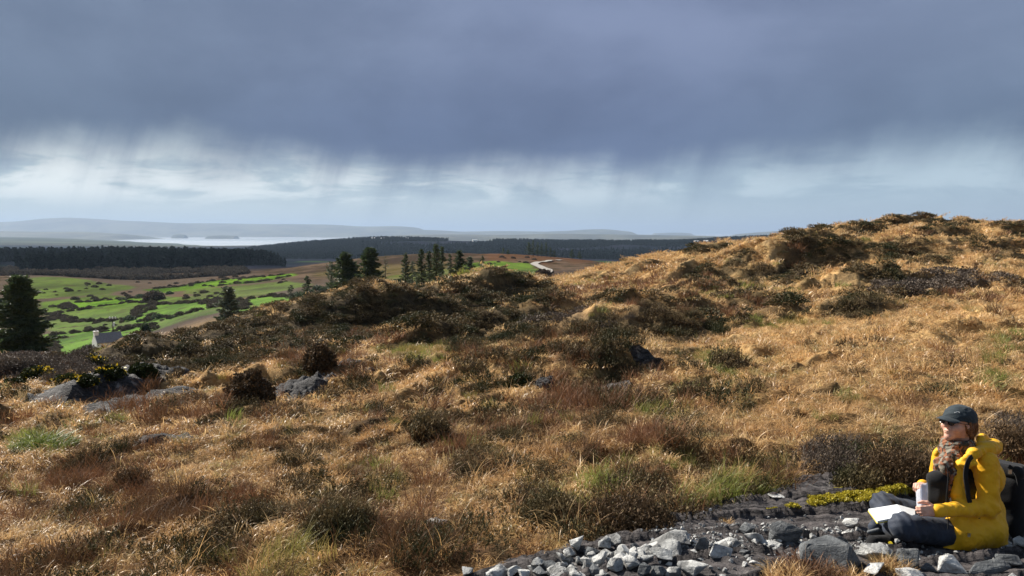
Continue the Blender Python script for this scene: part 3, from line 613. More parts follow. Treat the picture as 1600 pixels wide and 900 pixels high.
def leafball(n, rx, ry, rz, leaf, seed, low=.0):
    """bushy dome: leaf flakes through a lumpy volume"""
    g = np.random.default_rng(seed); P = g.normal(size=(n, 3)); P /= np.linalg.norm(P, axis=1)[:, None]
    lump = 1 + .28 * perlin(P[:, 0] * 2.2 + seed, P[:, 1] * 2.2 + P[:, 2] * 1.7, seed) + .16 * perlin(P[:, 0] * 5 + seed, P[:, 2] * 5 + P[:, 1] * 4, seed)
    rr = (.55 + .45 * g.random(n) ** .5) * lump; P = P * rr[:, None]; P[:, 2] = np.abs(P[:, 2]) - low
    C = P * np.array([rx, ry, rz]); A = P + g.normal(size=(n, 3)) * .7; A /= np.linalg.norm(A, axis=1)[:, None] + 1e-9
    B = np.cross(A, g.normal(size=(n, 3))); B /= np.linalg.norm(B, axis=1)[:, None] + 1e-9; s = leaf * (.5 + g.random(n))[:, None]
    Q = np.stack([C - A * s, C + B * s * .5, C + A * s, C - B * s * .5], 1).reshape(-1, 3)
    return Q, np.arange(n * 4).reshape(-1, 4), np.repeat(g.random(n), 4), np.repeat(np.clip(rr * .8, 0, 1), 4)
def proto(name, data, m, c):
    o = mesh_obj(name, data[0], data[1], m, attrs={'bc': data[2], 'tip': data[3]}, link=False); c.objects.link(o); return o
def protos(tag_, fn, k, m):
    c = bpy.data.collections.new(tag_)
    for i in range(k): proto('%s_%02d' % (tag_, i), fn(i), m, c)
    return c
def scatter(name, P, coll, nk, smin, smax, label=None, tilt=.15, rot=None, seed=0):
    g = np.random.default_rng(seed + 5); n = len(P)
    if n == 0: return
    me = bpy.data.meshes.new(name); me.vertices.add(n); me.vertices.foreach_set('co', np.asarray(P, np.float32).ravel()); me.update()
    rt = np.column_stack([g.normal(size=n) * tilt, g.normal(size=n) * tilt, (g.random(n) * 2 * math.pi) if rot is None else g.normal(size=n) * rot])
    a = me.attributes.new('rt', 'FLOAT_VECTOR', 'POINT'); a.data.foreach_set('vector', rt.astype(np.float32).ravel())
    a = me.attributes.new('sc', 'FLOAT', 'POINT'); a.data.foreach_set('value', (smin + (smax - smin) * g.random(n) ** 1.5).astype(np.float32))
    a = me.attributes.new('ix', 'INT', 'POINT'); a.data.foreach_set('value', g.integers(0, nk, n).astype(np.int32))
    o = bpy.data.objects.new(name, me); col.objects.link(o)
    ng = bpy.data.node_groups.new(name, 'GeometryNodeTree'); ng.interface.new_socket('Geometry', in_out='INPUT', socket_type='NodeSocketGeometry'); ng.interface.new_socket('Geometry', in_out='OUTPUT', socket_type='NodeSocketGeometry')
    N = ng.nodes; L = ng.links; gi = N.new('NodeGroupInput'); go = N.new('NodeGroupOutput'); ip = N.new('GeometryNodeInstanceOnPoints')
    ci = N.new('GeometryNodeCollectionInfo'); ci.inputs['Collection'].default_value = coll; ci.inputs['Separate Children'].default_value = True; ci.inputs['Reset Children'].default_value = True
    def na(nm, ty):
        q = N.new('GeometryNodeInputNamedAttribute'); q.data_type = ty; q.inputs['Name'].default_value = nm
        return [s for s in q.outputs if s.enabled and s.name == 'Attribute'][0]
    L.new(gi.outputs[0], ip.inputs['Points']); L.new(ci.outputs[0], ip.inputs['Instance']); ip.inputs['Pick Instance'].default_value = True
    L.new(na('ix', 'INT'), ip.inputs['Instance Index']); L.new(na('rt', 'FLOAT_VECTOR'), ip.inputs['Rotation'])
    L.new(na('sc', 'FLOAT'), ip.inputs['Scale']); L.new(ip.outputs[0], go.inputs[0])
    md = o.modifiers.new('scatter', 'NODES'); md.node_group = ng
    tag(o, kind='stuff'); return o

def band(d0, d1, dens, umax=.80):
    """random ground points between two depths"""
    n = int(dens * umax * (d1 * d1 - d0 * d0)); d = np.sqrt(d0 * d0 + (d1 * d1 - d0 * d0) * rng.random(n)); u = (rng.random(n) * 2 - 1) * umax
    x = u * d; z = height(x, d); return x, d, z
BANDS = [(3.4, 9.5, 85., 0), (9.5, 22., 22., 1), (22., 46., 8.5, 2), (46., 100., 2.9, 3)]
near_g = [(lambda i: blades(64, .14, .135, .0058, 2.3, i, 5, .35, (.12, -.1), .5)), (lambda i: blades(64, .24, .20, .011, 2.2, 20 + i, 4, .4, (.15, -.1), .5)), (lambda i: blades(70, .42, .27, .024, 1.9, 40 + i, 3, .4, (.2, -.15), .6)), (lambda i: blades(70, .8, .36, .046, 1.9, 60 + i, 3, .4, (.2, -.15), .6))]
near_h = [(lambda i: twigs(90, .17, .17, i, .0065)), (lambda i: twigs(95, .26, .23, 20 + i, .012)), (lambda i: leafball(520, .5, .5, .28, .034, 40 + i)), (lambda i: leafball(520, .85, .85, .36, .06, 60 + i))]
near_r = [(lambda i: blades(70, .15, .20, .0045, .7, 100 + i, 3, .5, (.1, 0))), (lambda i: blades(80, .24, .26, .009, .7, 120 + i, 3, .5, (.1, 0))), (lambda i: blades(80, .42, .3, .020, .8, 140 + i, 3, .5, (.1, 0))), (lambda i: blades(80, .8, .36, .04, .9, 160 + i, 3, .5, (.1, 0)))]
near_gr = [(lambda i: blades(55, .14, .24, .006, 1.0, 200 + i)), (lambda i: blades(55, .22, .28, .012, 1.0, 220 + i)), (lambda i: blades(60, .4, .3, .026, 1.1, 240 + i, 3)), (lambda i: blades(60, .8, .36, .05, 1.1, 260 + i, 3))]
OUTC = []      # bare outcrops (x, y, rx, ry), filled below
OUTDEF = [ # px, py centre, half width px, half height px, rise m, name hint
 (84,617,130,24,.30),(170,636,60,10,.12),(312,608,48,9,.12),(468,606,64,19,.32),(556,573,36,10,.22),(268,687,56,9,.14),(850,600,18,7,.16),(960,610,38,8,.12),(1010,563,34,8,.08),(683,820,20,7,.06)]
for a, b, rx, ry, h_ in OUTDEF:
    c = hit(a, b + ry * .3, 3, 60); sc = c.y / FPX; tl = hit(a, b + ry, 3, 60).y; tu = hit(a, b - ry, 3, 60).y
    OUTC.append((c.x, (tl + min(tu, c.y * 1.35)) / 2, rx * sc, max((min(tu, c.y * 1.35) - tl) / 2, .12), h_))
def clear_of(x, y, grow=1.0):
    ok = np.ones(x.shape, bool)
    for cx, cy, rx, ry, h_ in OUTC: ok &= np.hypot((x - cx) / rx, (y - cy) / ry) > grow * .86
    return ok
for bi, (d0, d1, dens, k) in enumerate(BANDS):
    x, y, z = band(d0, d1, dens); M, fg, n = masks(x, y, z)
    ok = clear_of(x, y)
    if d0 < 12: ok &= slab_d(x, y) > .03
    x, y, z = x[ok], y[ok], z[ok]; M = {q: v[ok] for q, v in M.items()}
    r = rng.random(len(x)); r2 = rng.random(len(x))
    he = r < M['he'] * .9; rdm = ~he & (r2 < M['rd'] * .85); gr = ~he & ~rdm & (r2 > 1 - M['gr'] * .9)
    scm = ~he & ~rdm & ~gr & (rng.random(len(x)) < M['sc'] * .9); ogm = ~he & ~rdm & ~gr & ~scm & (rng.random(len(x)) < M['og'] * .7)
    gm = ~(he | rdm | gr | scm | ogm)
    P = np.column_stack([x, y, z])
    c = protos('grass_tuft_%d' % k, near_g[k], 8, M_GRASS); scatter('grass', P[gm], c, 8, .55, 1.35, tilt=.25, seed=bi)
    if k < 2: pk = gm & (fbm(x * 2.3, y * 2.3, 2, 120) > .12) & (rng.random(len(x)) < .35); scatter('tall_grass', P[pk], protos('tall_tuft_%d' % k, lambda i: blades(26, .08, .27, .006 * (1 + k), 1.5, 500 + i, 6, .6, (0, 0), .2), 5, M_GRASS), 5, .5, 1.2, tilt=.2, seed=bi + 60)
    c = protos('heather_tuft_%d' % k, near_h[k], 6, M_HEATH); hp = P[he]
    if k < 2: scatter('heather', hp, c, 6, .6, 1.35, seed=bi + 10)
    else:
        hp = hp[rng.random(len(hp)) < .62]; scatter('heather', hp, c, 6, .45, 1.15, seed=bi + 10)
    c = protos('bracken_tuft_%d' % k, near_r[k], 6, M_RED); scatter('bracken', P[rdm], c, 6, .6, 1.2, rot=1.5, seed=bi + 20)
    c = protos('green_tuft_%d' % k, near_gr[k], 6, M_GREEN); scatter('green_grass', P[gr], c, 6, .4, .9, rot=1.2, seed=bi + 30)
    c = protos('scrub_tuft_%d' % k, near_h[k], 4, M_SCRUB); scatter('low_scrub', P[scm], c, 4, .6, 1.25, seed=bi + 40)
    c = protos('moss_tuft_%d' % k, near_gr[k], 4, M_GREEN); scatter('moss', P[ogm], c, 4, .4, .8, seed=bi + 50)
# ------------------------------------------------------------------ bare rock: the ledge in front and the outcrops
def rock_mat(name, dark, mid, pale, strat=(1, 5, 6), lichen=None, cover=.5, sc=3., bdist=.06):
    m, t = mat(name); P = wpos(t); Q = t.scale(P, strat, rot=(0, 0, R(-14)))
    a = t.noise(Q, sc, 9, .68, .6); b = t.noise(P, sc * 1.3, 7, .65, .4); f = t.noise(P, sc * 9, 5, .7)
    c = t.mix(t.rng(a, .36, .60), (*dark, 1), (*mid, 1)); c = t.mix(t.rng(b, cover, cover + .13), c, t.mix(f, (*mid, 1), (*pale, 1)))
    c = t.mix(t.math('MULTIPLY', t.rng(f, .52, .72), .6), c, tuple(x * .5 for x in dark) + (1,))
    if lichen: 
        l = attr(t, 'moss'); c = t.mix(t.math('MULTIPLY', t.rng(t.math('ADD', l, t.math('MULTIPLY', t.math('SUBTRACT', f, .5), 1.1)), .5, .62), 1.), c, t.mix(f, (.20, .17, .015, 1), (.72, .60, .05, 1)))
    princ(t, c, .72, .35, t.math('ADD', t.math('MULTIPLY', a, .6), t.math('MULTIPLY', f, .35)), bdist); return m
M_LEDGE = rock_mat("dark_ledge_rock", (.020, .017, .018), (.10, .088, .086), (.34, .33, .31), (1, 4.5, 5), True, .58, 3.6)
M_OUT = rock_mat("outcrop_rock", (.016, .015, .016), (.085, .083, .085), (.62, .61, .58), (1, 5, 6), None, .55, 4.0, .22)
M_STONE = rock_mat("pale_stone", (.15, .15, .145), (.42, .425, .41), (.76, .76, .73), (1, 1, 3.5), None, .47, 5.)
M_STONE2 = rock_mat("dark_stone", (.05, .055, .06), (.15, .16, .165), (.40, .40, .38), (1, 1, 3.5), None, .54, 5.)
M_STONE3 = rock_mat("white_stone", (.22, .22, .21), (.50, .50, .48), (.78, .78, .75), (1, 1, 3.), None, .44, 5.)

nx, ny = 470, 330; gx = np.linspace(-1.9, 4.9, nx); gy = np.linspace(2.0, 7.6, ny); X, Yg = np.meshgrid(gx, gy)
s = slab_d(X, Yg); z = height(X, Yg)
ca, sa = math.cos(R(14)), math.sin(R(14)); A = X * ca + Yg * sa; B = -X * sa + Yg * ca
strata = fbm(A * .8, B * 6.5, 4, 81, .55); steps = np.floor((B * 2.6 + .8 * fbm(A * .7, B * 1.4, 3, 83)) * 1.0); fr = (B * 2.6 + .8 * fbm(A * .7, B * 1.4, 3, 83)) - steps
z = z + .015 + .030 * strata + .022 * fbm(X * 9, Yg * 11, 3, 85) + .014 * fbm(A * 14, B * 34, 3, 86) + .05 * (1 - sstep(0, .16, fr)) * 1. - .045 * sstep(-.02, .22, s + .12 * fbm(X * 3, Yg * 3, 3, 88)) * 3.5
px, py = project(X, Yg, z)
moss = np.zeros(X.shape)
for a, b, rx, ry, q in [(1345,779,48,9,1.),(1395,770,50,8,1.),(1430,766,50,8,1.),(1290,783,34,5,.8),(1275,790,26,4,.65),(1212,801,20,3.5,.75),(1238,795,22,3,.6),(1310,768,16,5,.55),(1320,775,30,8,.5),(1268,778,14,3,.6)]:
    moss = np.maximum(moss, q * np.exp(-(((px - a) / rx) ** 2 + ((py - b) / ry) ** 2) * 1.1))
z = z + .035 * moss * (.7 + fbm(X * 14, Yg * 14, 2, 89))
V = np.column_stack([X.ravel(), Yg.ravel(), z.ravel()]); idx = np.arange(nx * ny).reshape(ny, nx)
F = np.stack([idx[:-1, :-1], idx[:-1, 1:], idx[1:, 1:], idx[1:, :-1]], -1).reshape(-1, 4)
ledge = mesh_obj('rock_ledge', V, F, M_LEDGE, None, True, {'moss': moss.ravel()}); tag(ledge, kind='structure')
LZ = z
def ledge_z(x, y):
    fi = (x - gx[0]) / (gx[1] - gx[0]); fj = (y - gy[0]) / (gy[1] - gy[0])
    i = int(np.clip(fi, 0, nx - 2)); j = int(np.clip(fj, 0, ny - 2)); return float(LZ[j, i])
def gz(x, y): return max(ledge_z(x, y), hz(x, y) - .03) if 2.0 < y < 7.5 and -1.9 < x < 4.9 else hz(x, y)
# yellow-green moss cushions stand up from the ledge
mp = []
sel = np.argwhere(moss > .5)
for j, i in sel[rng.permutation(len(sel))[:2600]]: mp.append((X[j, i] + rng.normal() * .008, Yg[j, i] + rng.normal() * .008, LZ[j, i]))
M_MOSS = blade_mat("yellow_moss", (.20, .17, .01), (.62, .52, .05), trans=.25)
scatter('yellow_moss', mp, protos('moss_cushion', lambda i: leafball(60, .028, .028, .018, .008, i), 4, M_MOSS), 4, .6, 1.3, seed=77)

OUTLAB = [('long grey-white layered rock outcrop at the left edge below the gorse', 1), ('thin pale streak of bare rock just below the long left outcrop', 2), ('low dark rock outcrop left of the round heather bush', 3),
 ('broad black and white streaked outcrop right of the round heather bush', 4), ('dark pointed rock outcrop beside the upper heather bush', 5), ('small ribbed grey rock showing through the grass in the left meadow', 6),
 ('small pale rock among the reddish heather in the middle', 7), ('bluish rock sliver under the reddish heather bank', 8), ('grey rock face in the shaded side of the grassy knoll', 9), ('little white stone lying in the grass above the stone heap', 10)]
for (cx, cy, rx, ry, h_), (lab, sd_) in zip(OUTC, OUTLAB):
    nx_ = 150; ny_ = 70; a = np.linspace(-1.12, 1.12, nx_); b = np.linspace(-1.12, 1.12, ny_); Aa, Bb = np.meshgrid(a, b)
    X = cx + Aa * rx; Yo = cy + Bb * ry; q = np.hypot(Aa, Bb) + .30 * fbm(Aa * 2.2 + sd_ * 5, Bb * 2.2, 4, 90 + sd_)
    wl = max(rx, .3); st = fbm(X * 1.2 / wl ** .5, Yo * 4.5 / wl ** .5 + X * .8, 4, 95 + sd_, .6)
    # steeper towards the viewer, long gentle back
    pr = (1 - sstep(.55, 1.0, q)) * (1 - .55 * sstep(-.2, 1., Bb)) * (.75 + .5 * sstep(-1, .0, -Bb))
    hb = H0(X.ravel(), Yo.ravel()).reshape(X.shape); hh_ = height(X, Yo); base_ = hb + (hh_ - hb).mean() + .02; kq = sstep(.7, 1.05, q); hh_ = np.maximum(base_ * (1 - kq) + hh_ * kq, hh_ + .03 * (1 - kq))
    z = hh_ + h_ * (.24 * pr + .55 * st * (1 - sstep(.7, 1.05, q))) - .10 * sstep(.75, 1.05, q) * max(.6, h_ * 4)
    idx = np.arange(nx_ * ny_).reshape(ny_, nx_); F = np.stack([idx[:-1, :-1], idx[:-1, 1:], idx[1:, 1:], idx[1:, :-1]], -1).reshape(-1, 4)
    o = mesh_obj('rock_outcrop' if sd_ < 10 else 'stone', np.column_stack([X.ravel() - cx, Yo.ravel() - cy, z.ravel() - H0(np.array([cx]), np.array([cy]))[0]]), F, M_OUT if sd_ != 10 else M_STONE3, None, True)
    o.location = (cx, cy, float(H0(np.array([cx]), np.array([cy]))[0])); tag(o, lab, 'rock' if sd_ < 10 else 'stone')

# ------------------------------------------------------------------ loose stones
def stone_mesh(seed, sx, sy, sz, sub=2, rough=.05):
    g = np.random.default_rng(seed); bm = bmesh.new(); n = g.integers(9, 15)
    P = g.normal(size=(n, 3)); P /= np.linalg.norm(P, axis=1)[:, None]; P *= (.8 + .35 * g.random(n))[:, None]
    for p in P: bm.verts.new(p)
    r = bmesh.ops.convex_hull(bm, input=bm.verts); bmesh.ops.delete(bm, geom=list({e for e in list(r['geom_interior']) + list(r['geom_unused']) if isinstance(e, bmesh.types.BMVert)}), context='VERTS')
    bmesh.ops.bevel(bm, geom=list(bm.edges), offset=.05, segments=1, affect='EDGES', profile=.6)
    bmesh.ops.triangulate(bm, faces=bm.faces)
    for _ in range(sub): bmesh.ops.subdivide_edges(bm, edges=bm.edges, cuts=1, use_grid_fill=True)
    V = np.array([v.co for v in bm.verts]); q = 1 + rough * fbm(V[:, 0] * 2.4 + seed, V[:, 1] * 2.4 + V[:, 2] * 1.9, 4, seed % 31) + rough * .6 * perlin(V[:, 2] * 9 + seed, V[:, 0] * 2, 5)
    V = V * q[:, None]; ext = np.abs(V).max(0); V = V / ext * np.array([sx, sy, sz])
    for v, c in zip(bm.verts, V): v.co = c
    F = [[v.index for v in f.verts] for f in bm.faces]; bm.verts.index_update(); F = [[v.index for v in f.verts] for f in bm.faces]; bm.free(); return V, F
def place_stone(px, py, hw, hh, seed, m, lab, group=None, yaw=0., tiltx=0., dy=.8, lift=0.):
    """hw, hh: half size as seen; the foot of the stone rests on the ledge"""
    a, b = ray(px, py + hh * .8); d = 4.2
    for _ in range(12): d = gz(a * d, d) / b
    sc = d / FPX; V, F = stone_mesh(seed, hw * sc, hw * sc * dy, hh * sc * 1.05)
    o = mesh_obj('stone', V, F, m); y = d + hw * sc * dy * .45; x = ray(px, py)[0] * y
    o.location = (x, y, gz(x, y) + hh * sc * .5 + lift); o.rotation_euler = (tiltx, random.uniform(-.12, .12), yaw)
    tag(o, lab, 'stone', group); return o
BIG = [ # px,py,half w,half h,seed,material,label
 (1048,842,31,14,11,M_STONE,'large pale rounded boulder, highest of the stones on the left half of the ledge'),
 (1040,860,42,9,12,M_STONE,'long flat pale stone lying under the large pale boulder'),
 (1172,825,16,12,13,M_STONE2,'rounded stone with a pale rim behind the bright squarish stone'),
 (1181,838,16,11,14,M_STONE3,'bright squarish stone standing left of the white-topped dark boulder'),
 (1222,832,28,18,15,M_STONE2,'dark boulder with a white top near the middle of the ledge'),
 (1291,864,46,29,16,M_STONE2,'biggest grey boulder, wedge shaped, left of the hiking boot'),
 (1258,866,17,20,17,M_STONE3,'white triangular stone leaning on the biggest grey boulder'),
 (1332,817,14,8,18,M_STONE3,'small white-topped stone alone on the dark ledge left of the notebook'),
 (1128,861,23,10,19,M_STONE,'brick-shaped grey stone with a dark right end'),
 (1100,851,14,13,20,M_STONE2,'dull brownish upright stone between the flat slabs'),
 (1135,850,24,7,21,M_STONE,'thin flat stone wedged behind the brick-shaped one'),
 (1163,862,13,6,22,M_STONE2,'dark little stone right of the brick-shaped one'),
 (1203,849,20,5,23,M_STONE,'thin pale flake lying in front of the white-topped dark boulder'),
 (1038,876,22,6,24,M_STONE,'flat pale stone in the cracked rock under the long slab stone'),
 (1084,893,24,10,25,M_STONE,'pale blocky stone cut by the bottom edge of the picture'),
 (1056,893,15,9,26,M_STONE,'grey block with a dark front at the bottom edge'),
 (1028,892,13,10,27,M_STONE2,'leaning wedge stone at the bottom edge left of the two blocks'),
 (1366,866,26,17,28,M_STONE,'angular slanting grey stone in front of the hiking boot'),
 (1421,873,19,21,29,M_STONE2,'squat block of brown-grey stone under the near knee'),
 (1488,880,23,14,30,M_STONE3,'pale green-white stone below the yellow jacket hem'),
 (1535,884,36,13,31,M_STONE2,'dark blue-grey boulder in the shade below the seated person'),
 (1575,873,24,11,32,M_STONE2,'rounded brown-grey stone at the foot of the backpack'),
 (1450,886,12,7,33,M_STONE2,'smooth blue-grey pebble between the two bright stones'),
 (1425,898,22,9,34,M_STONE3,'bright white stone at the very bottom under the knee'),
 (1590,893,20,10,35,M_STONE3,'creamy stone in the bottom right corner'),
 (1375,896,24,8,36,M_STONE3,'white stone half hidden by the grass tuft at the bottom'),
 (1313,842,9,9,37,M_STONE2,'dark jagged stone right behind the biggest grey boulder'),
 (1270,832,7,6,38,M_STONE,'small pinkish stone above the biggest grey boulder'),
 (1344,848,12,6,39,M_STONE,'grey flat stone behind the slanting one'),
 (858,884,19,10,40,M_STONE2,'dark stone sticking out of the front of the heap'),
 (780,893,22,9,41,M_STONE,'long ribbed stone near the left end of the heap'),
 (752,897,18,7,42,M_STONE3,'white stone at the left tip of the heap'),
 (1598,852,14,9,43,M_STONE,'pale stone at the right edge behind the backpack'),
 (1212,775,14,4,44,M_STONE3,'pale stick-like stone on the grass margin of the ledge'),
]
for i, (a, b, hw, hh, sd_, m, lab) in enumerate(BIG):
    place_stone(a, b, hw * 1.12, hh * 1.1, sd_ * 13, m, lab, None, yaw=random.uniform(-.5, .5), dy=.75)
HEAP = [(945,857,14,9),(925,862,12,9),(905,862,14,9),(960,851,13,8),(975,862,12,9),(988,858,10,7),(940,875,13,10),(915,880,12,9),(890,868,10,7),(880,873,12,9),(842,887,12,9),(870,895,14,8),(900,895,12,9),(930,893,12,8),(960,885,14,10),(985,880,15,10),(1003,870,12,8),(1005,892,12,9),(805,892,12,8),(820,894,10,7),(730,900,14,5)]
for i in range(52):
    t_ = random.random(); a = 830 + 190 * t_ + random.uniform(-10, 10); b = 892 - 30 * t_ + random.uniform(-9, 16); HEAP.append((a, b, random.uniform(6, 13), random.uniform(4.5, 8.5)))
for i, (a, b, hw, hh) in enumerate(HEAP):
    mk = (0, 1, 0, 3)[i % 4 if i % 3 else 0]; zone = 'at the left tip' if a < 858 else 'on the front left' if a < 905 else 'in the middle' if a < 955 else 'towards the large pale boulder'
    lb = '%s stone %s of the loose heap%s' % (('pale grey', 'dark grey', '', 'whitish')[mk], zone if zone[0] != 't' else 'at the end', ' by the pale boulder' if zone[0] == 't' else '') + (', upper edge' if b < 868 else ', bottom row' if b > 884 else '')
    place_stone(a, b, hw * 1.2, hh * 1.15, 900 + i, (M_STONE, M_STONE2, M_STONE, M_STONE3)[mk], lb, lb.replace(' stone ', ' stones '), yaw=random.uniform(-1.5, 1.5), dy=.85, lift=random.uniform(.0, .03) if i < 21 else 0)
SM = []
for i in range(70):
    a = random.uniform(1010, 1600); b = 884 - (a - 1010) * .05 + random.gauss(0, 13)
    if 1395 < a < 1560 and b < 868: b = random.uniform(872, 898)
    SM.append((a, b, random.uniform(3, 8), random.uniform(2.2, 5)))
for i in range(30): SM.append((random.uniform(1285, 1400), random.uniform(822, 872), random.uniform(3, 8), random.uniform(2.5, 5)))
for i in range(9): SM.append((random.uniform(1150, 1320), random.uniform(790, 830), random.uniform(2, 4), random.uniform(1, 2)))
for i in range(16): SM.append((random.uniform(1060, 1250), random.uniform(842, 862), random.uniform(4, 9), random.uniform(2.5, 5)))
for i, (a, b, hw, hh) in enumerate(SM):
    zone = 'on the bare dark rock above the boulders' if b < 832 else 'between the flat slabs' if a < 1250 and b < 864 else 'on the cracked rock at the bottom' if a < 1240 else 'around the biggest grey boulder' if a < 1345 else 'in front of the boot' if a < 1420 else 'below the jacket hem' if a < 1540 else 'by the foot of the backpack'
    lb = '%s %s stone chip lying %s' % ('tiny' if hw < 5.2 else 'small', ('light grey', 'dark grey', 'white')[i % 3], zone)
    place_stone(a, b, hw, hh, 2000 + i, (M_STONE, M_STONE2, M_STONE3)[i % 3], lb, lb.replace('chip', 'chips'), yaw=random.uniform(-1.5, 1.5), dy=.9)
# gravel
gp = []
for i in range(1300):
    a = random.uniform(1000, 1600); b = random.gauss(862, 22)
    if b > 915 or b < 795: continue
    p = pos(a, b, -2.08 / ray(a, b)[1]); gp.append((p.x, p.y, gz(p.x, p.y) + .003))
def gravel(i):
    V, F = stone_mesh(5000 + i, .014, .012, .008, 0); tri = np.array([(f[0], f[1], f[2], f[2]) if len(f) == 3 else tuple(f[:4]) for f in F]); return V, tri, np.full(len(V), .5), np.zeros(len(V))
cg = bpy.data.collections.new('gravel_bits')
for i in range(6):
    V, F = stone_mesh(5000 + i, .013, .011, .008, 0); o = mesh_obj('gravel_bit_%d' % i, V, F, (M_STONE, M_STONE2, M_STONE3)[i % 3], link=False); cg.objects.link(o)
scatter('gravel', gp, cg, 6, .4, 1.5, tilt=1., seed=5)

# ------------------------------------------------------------------ single bushes and tufts
def merge(parts):
    Vs, Fs, bs, ts, n = [], [], [], [], 0
    for V, F, b, t in parts: Vs.append(V); Fs.append(F + n); bs.append(b); ts.append(t); n += len(V)
    return np.concatenate(Vs), np.concatenate(Fs), np.concatenate(bs), np.concatenate(ts)
def bush(name, px, py, hw, hh, m, lab, cat, seed, n=9000, leaf=.012, depth=1., group=None, stems=True, off=0., d=None, twig=False):
    """px, py: middle of the bush; stands on the ground under its foot"""
    if d is None: f = hit(px, py + hh * .85, 2.5, 200); f = Vector((f.x, f.y, f.z))
    else: f = Vector((ray(px, py)[0] * d, d, 0)); f.z = hz(f.x, f.y)
    sc = f.y / FPX; rx = hw * sc; rz = hh * 2 * sc * .92; ry = rx * depth; f.y += ry * .5; f.x = ray(px, py)[0] * f.y; f.z = hz(f.x, f.y) - .03
    r = empty(name, f); tag(r, lab, cat, group)
    V, F, b, t = leafball(n, rx, ry, rz, leaf, seed)
    if twig:
        a_ = twigs(n // 11, rx * 1.08, rz * 1.25, seed, leaf * 1.15, .75); a_[0][:, 1] *= ry / rx; V, F, b, t = merge([leafball(n // 5, rx * .9, ry * .9, rz * .75, leaf, seed), a_])
    o = mesh_obj('foliage', V, F, m, r, attrs={'bc': b, 'tip': t})
    if stems:
        mb = MB(); g = random.Random(seed)
        for i in range(12):
            an = g.random() * 6.28; e = g.uniform(.3, .85); mb.tube([(0.02 * math.cos(an), .02 * math.sin(an), -.05), (rx * e * .4 * math.cos(an), ry * e * .4 * math.sin(an), rz * .45), (rx * e * math.cos(an), ry * e * math.sin(an), rz * .8)], [rx * .035, rx * .022, rx * .008], 5)
        mb.build('stems', M_BARK, r)
    return r
HL = 'heather bush'
bush('heather_bush', 390, 607, 37, 27, M_BUSH, 'round dark brown heather bush beside the streaked rock outcrop', 'bush', 1, 16000, .026)
bush('heather_bush', 500, 563, 25, 19, M_BUSH, 'dark heather bush above the streaked outcrop, left of the pointed rock', 'bush', 2, 9000, .03)
bush('heather_bush', 1405, 740, 50, 30, M_BUSH, 'large dark heather bush on the ledge edge just left of the person', 'bush', 3, 26000, .0085, twig=True)
bush('heather_bush', 1342, 752, 34, 20, M_HEATH, 'low green-brown heather bush beside the yellow moss', 'bush', 4, 14000, .008, twig=True)
bush('heather_bush', 985, 810, 70, 20, M_BUSH, 'wide feathery heather bush directly above the stone heap', 'bush', 5, 30000, .0085, twig=True)
bush('heather_bush', 862, 800, 44, 20, M_HEATH, 'dark heather bush left of the wide feathery one', 'bush', 6, 24000, .0085, twig=True)
bush('heather_bush', 535, 824, 52, 22, M_HEATH, 'dark tangled heather bush low in the left half of the meadow', 'bush', 7, 26000, .009, twig=True)
bush('heather_bush', 205, 748, 20, 17, M_BUSH, 'small round red-brown bush alone in the left meadow', 'bush', 8, 6000, .011, twig=True)
bush('heather_bush', 1075, 612, 24, 12, M_HEATH, 'small dark heather clump right of the reddish bank', 'bush', 9, 6000, .02)
bush('heather_bush', 672, 670, 26, 20, M_HEATH, 'dark green heather bush in the middle of the pale grass', 'bush', 10, 9000, .012, twig=True)
bush('heather_bush', 1590, 700, 26, 30, M_BUSH, 'brown twiggy bush behind the backpack at the right edge', 'bush', 11, 9000, .010, twig=True)
bush('gorse_bush', 815, 595, 26, 11, M_GORSE, 'low olive-yellow gorse cushion left of the small pale rock', 'bush', 12, 6000, .02)
M_RUSH = blade_mat("rush", (.07, .10, .015), (.27, .32, .075), trans=.4)
f = hit(62, 700); V, F, b, t = blades(900, .36, .30, .009, 1.3, 5, 5, .5, (.1, 0), .6, .6); o = mesh_obj('rush_tuft', V, F, M_RUSH, None, attrs={'bc': b, 'tip': t}); o.location = (f.x, f.y + .1, f.z); o.scale = (1.15, 1, .8); tag(o, 'bright green tuft of rushes in the golden grass at the left', 'grass tuft')
def tuft(px, py, rad, L, lab, seed, n=400, m=None):
    d = 4.2; a, b = ray(px, py)
    for _ in range(10): d = gz(a * d, d) / b
    V, F, bb, t = blades(n, rad, L, .0045, 1.0, seed, 5, .5, (0, 0), .3); o = mesh_obj('grass_tuft', V, F, m or M_GRASS, None, attrs={'bc': bb, 'tip': t}); o.location = (a * d, d, gz(a * d, d)); tag(o, lab, 'grass tuft')
tuft(1262, 903, .17, .13, 'orange-brown grass tuft on the ledge in front of the biggest grey boulder', 3, 900, M_RED)
tuft(1228, 906, .12, .12, 'green-tipped grass tuft at the bottom edge left of the orange-brown one', 4, 500)
tuft(1392, 890, .10, .10, 'straw and green grass tuft between the slanting stone and the squat block', 6, 600)
tuft(1330, 905, .10, .10, 'thin straw tuft at the bottom edge below the slanting stone', 7, 300)
tuft(1135, 815, .05, .05, 'tiny dry grass tuft on the dark ledge above the flat stones', 8, 160)

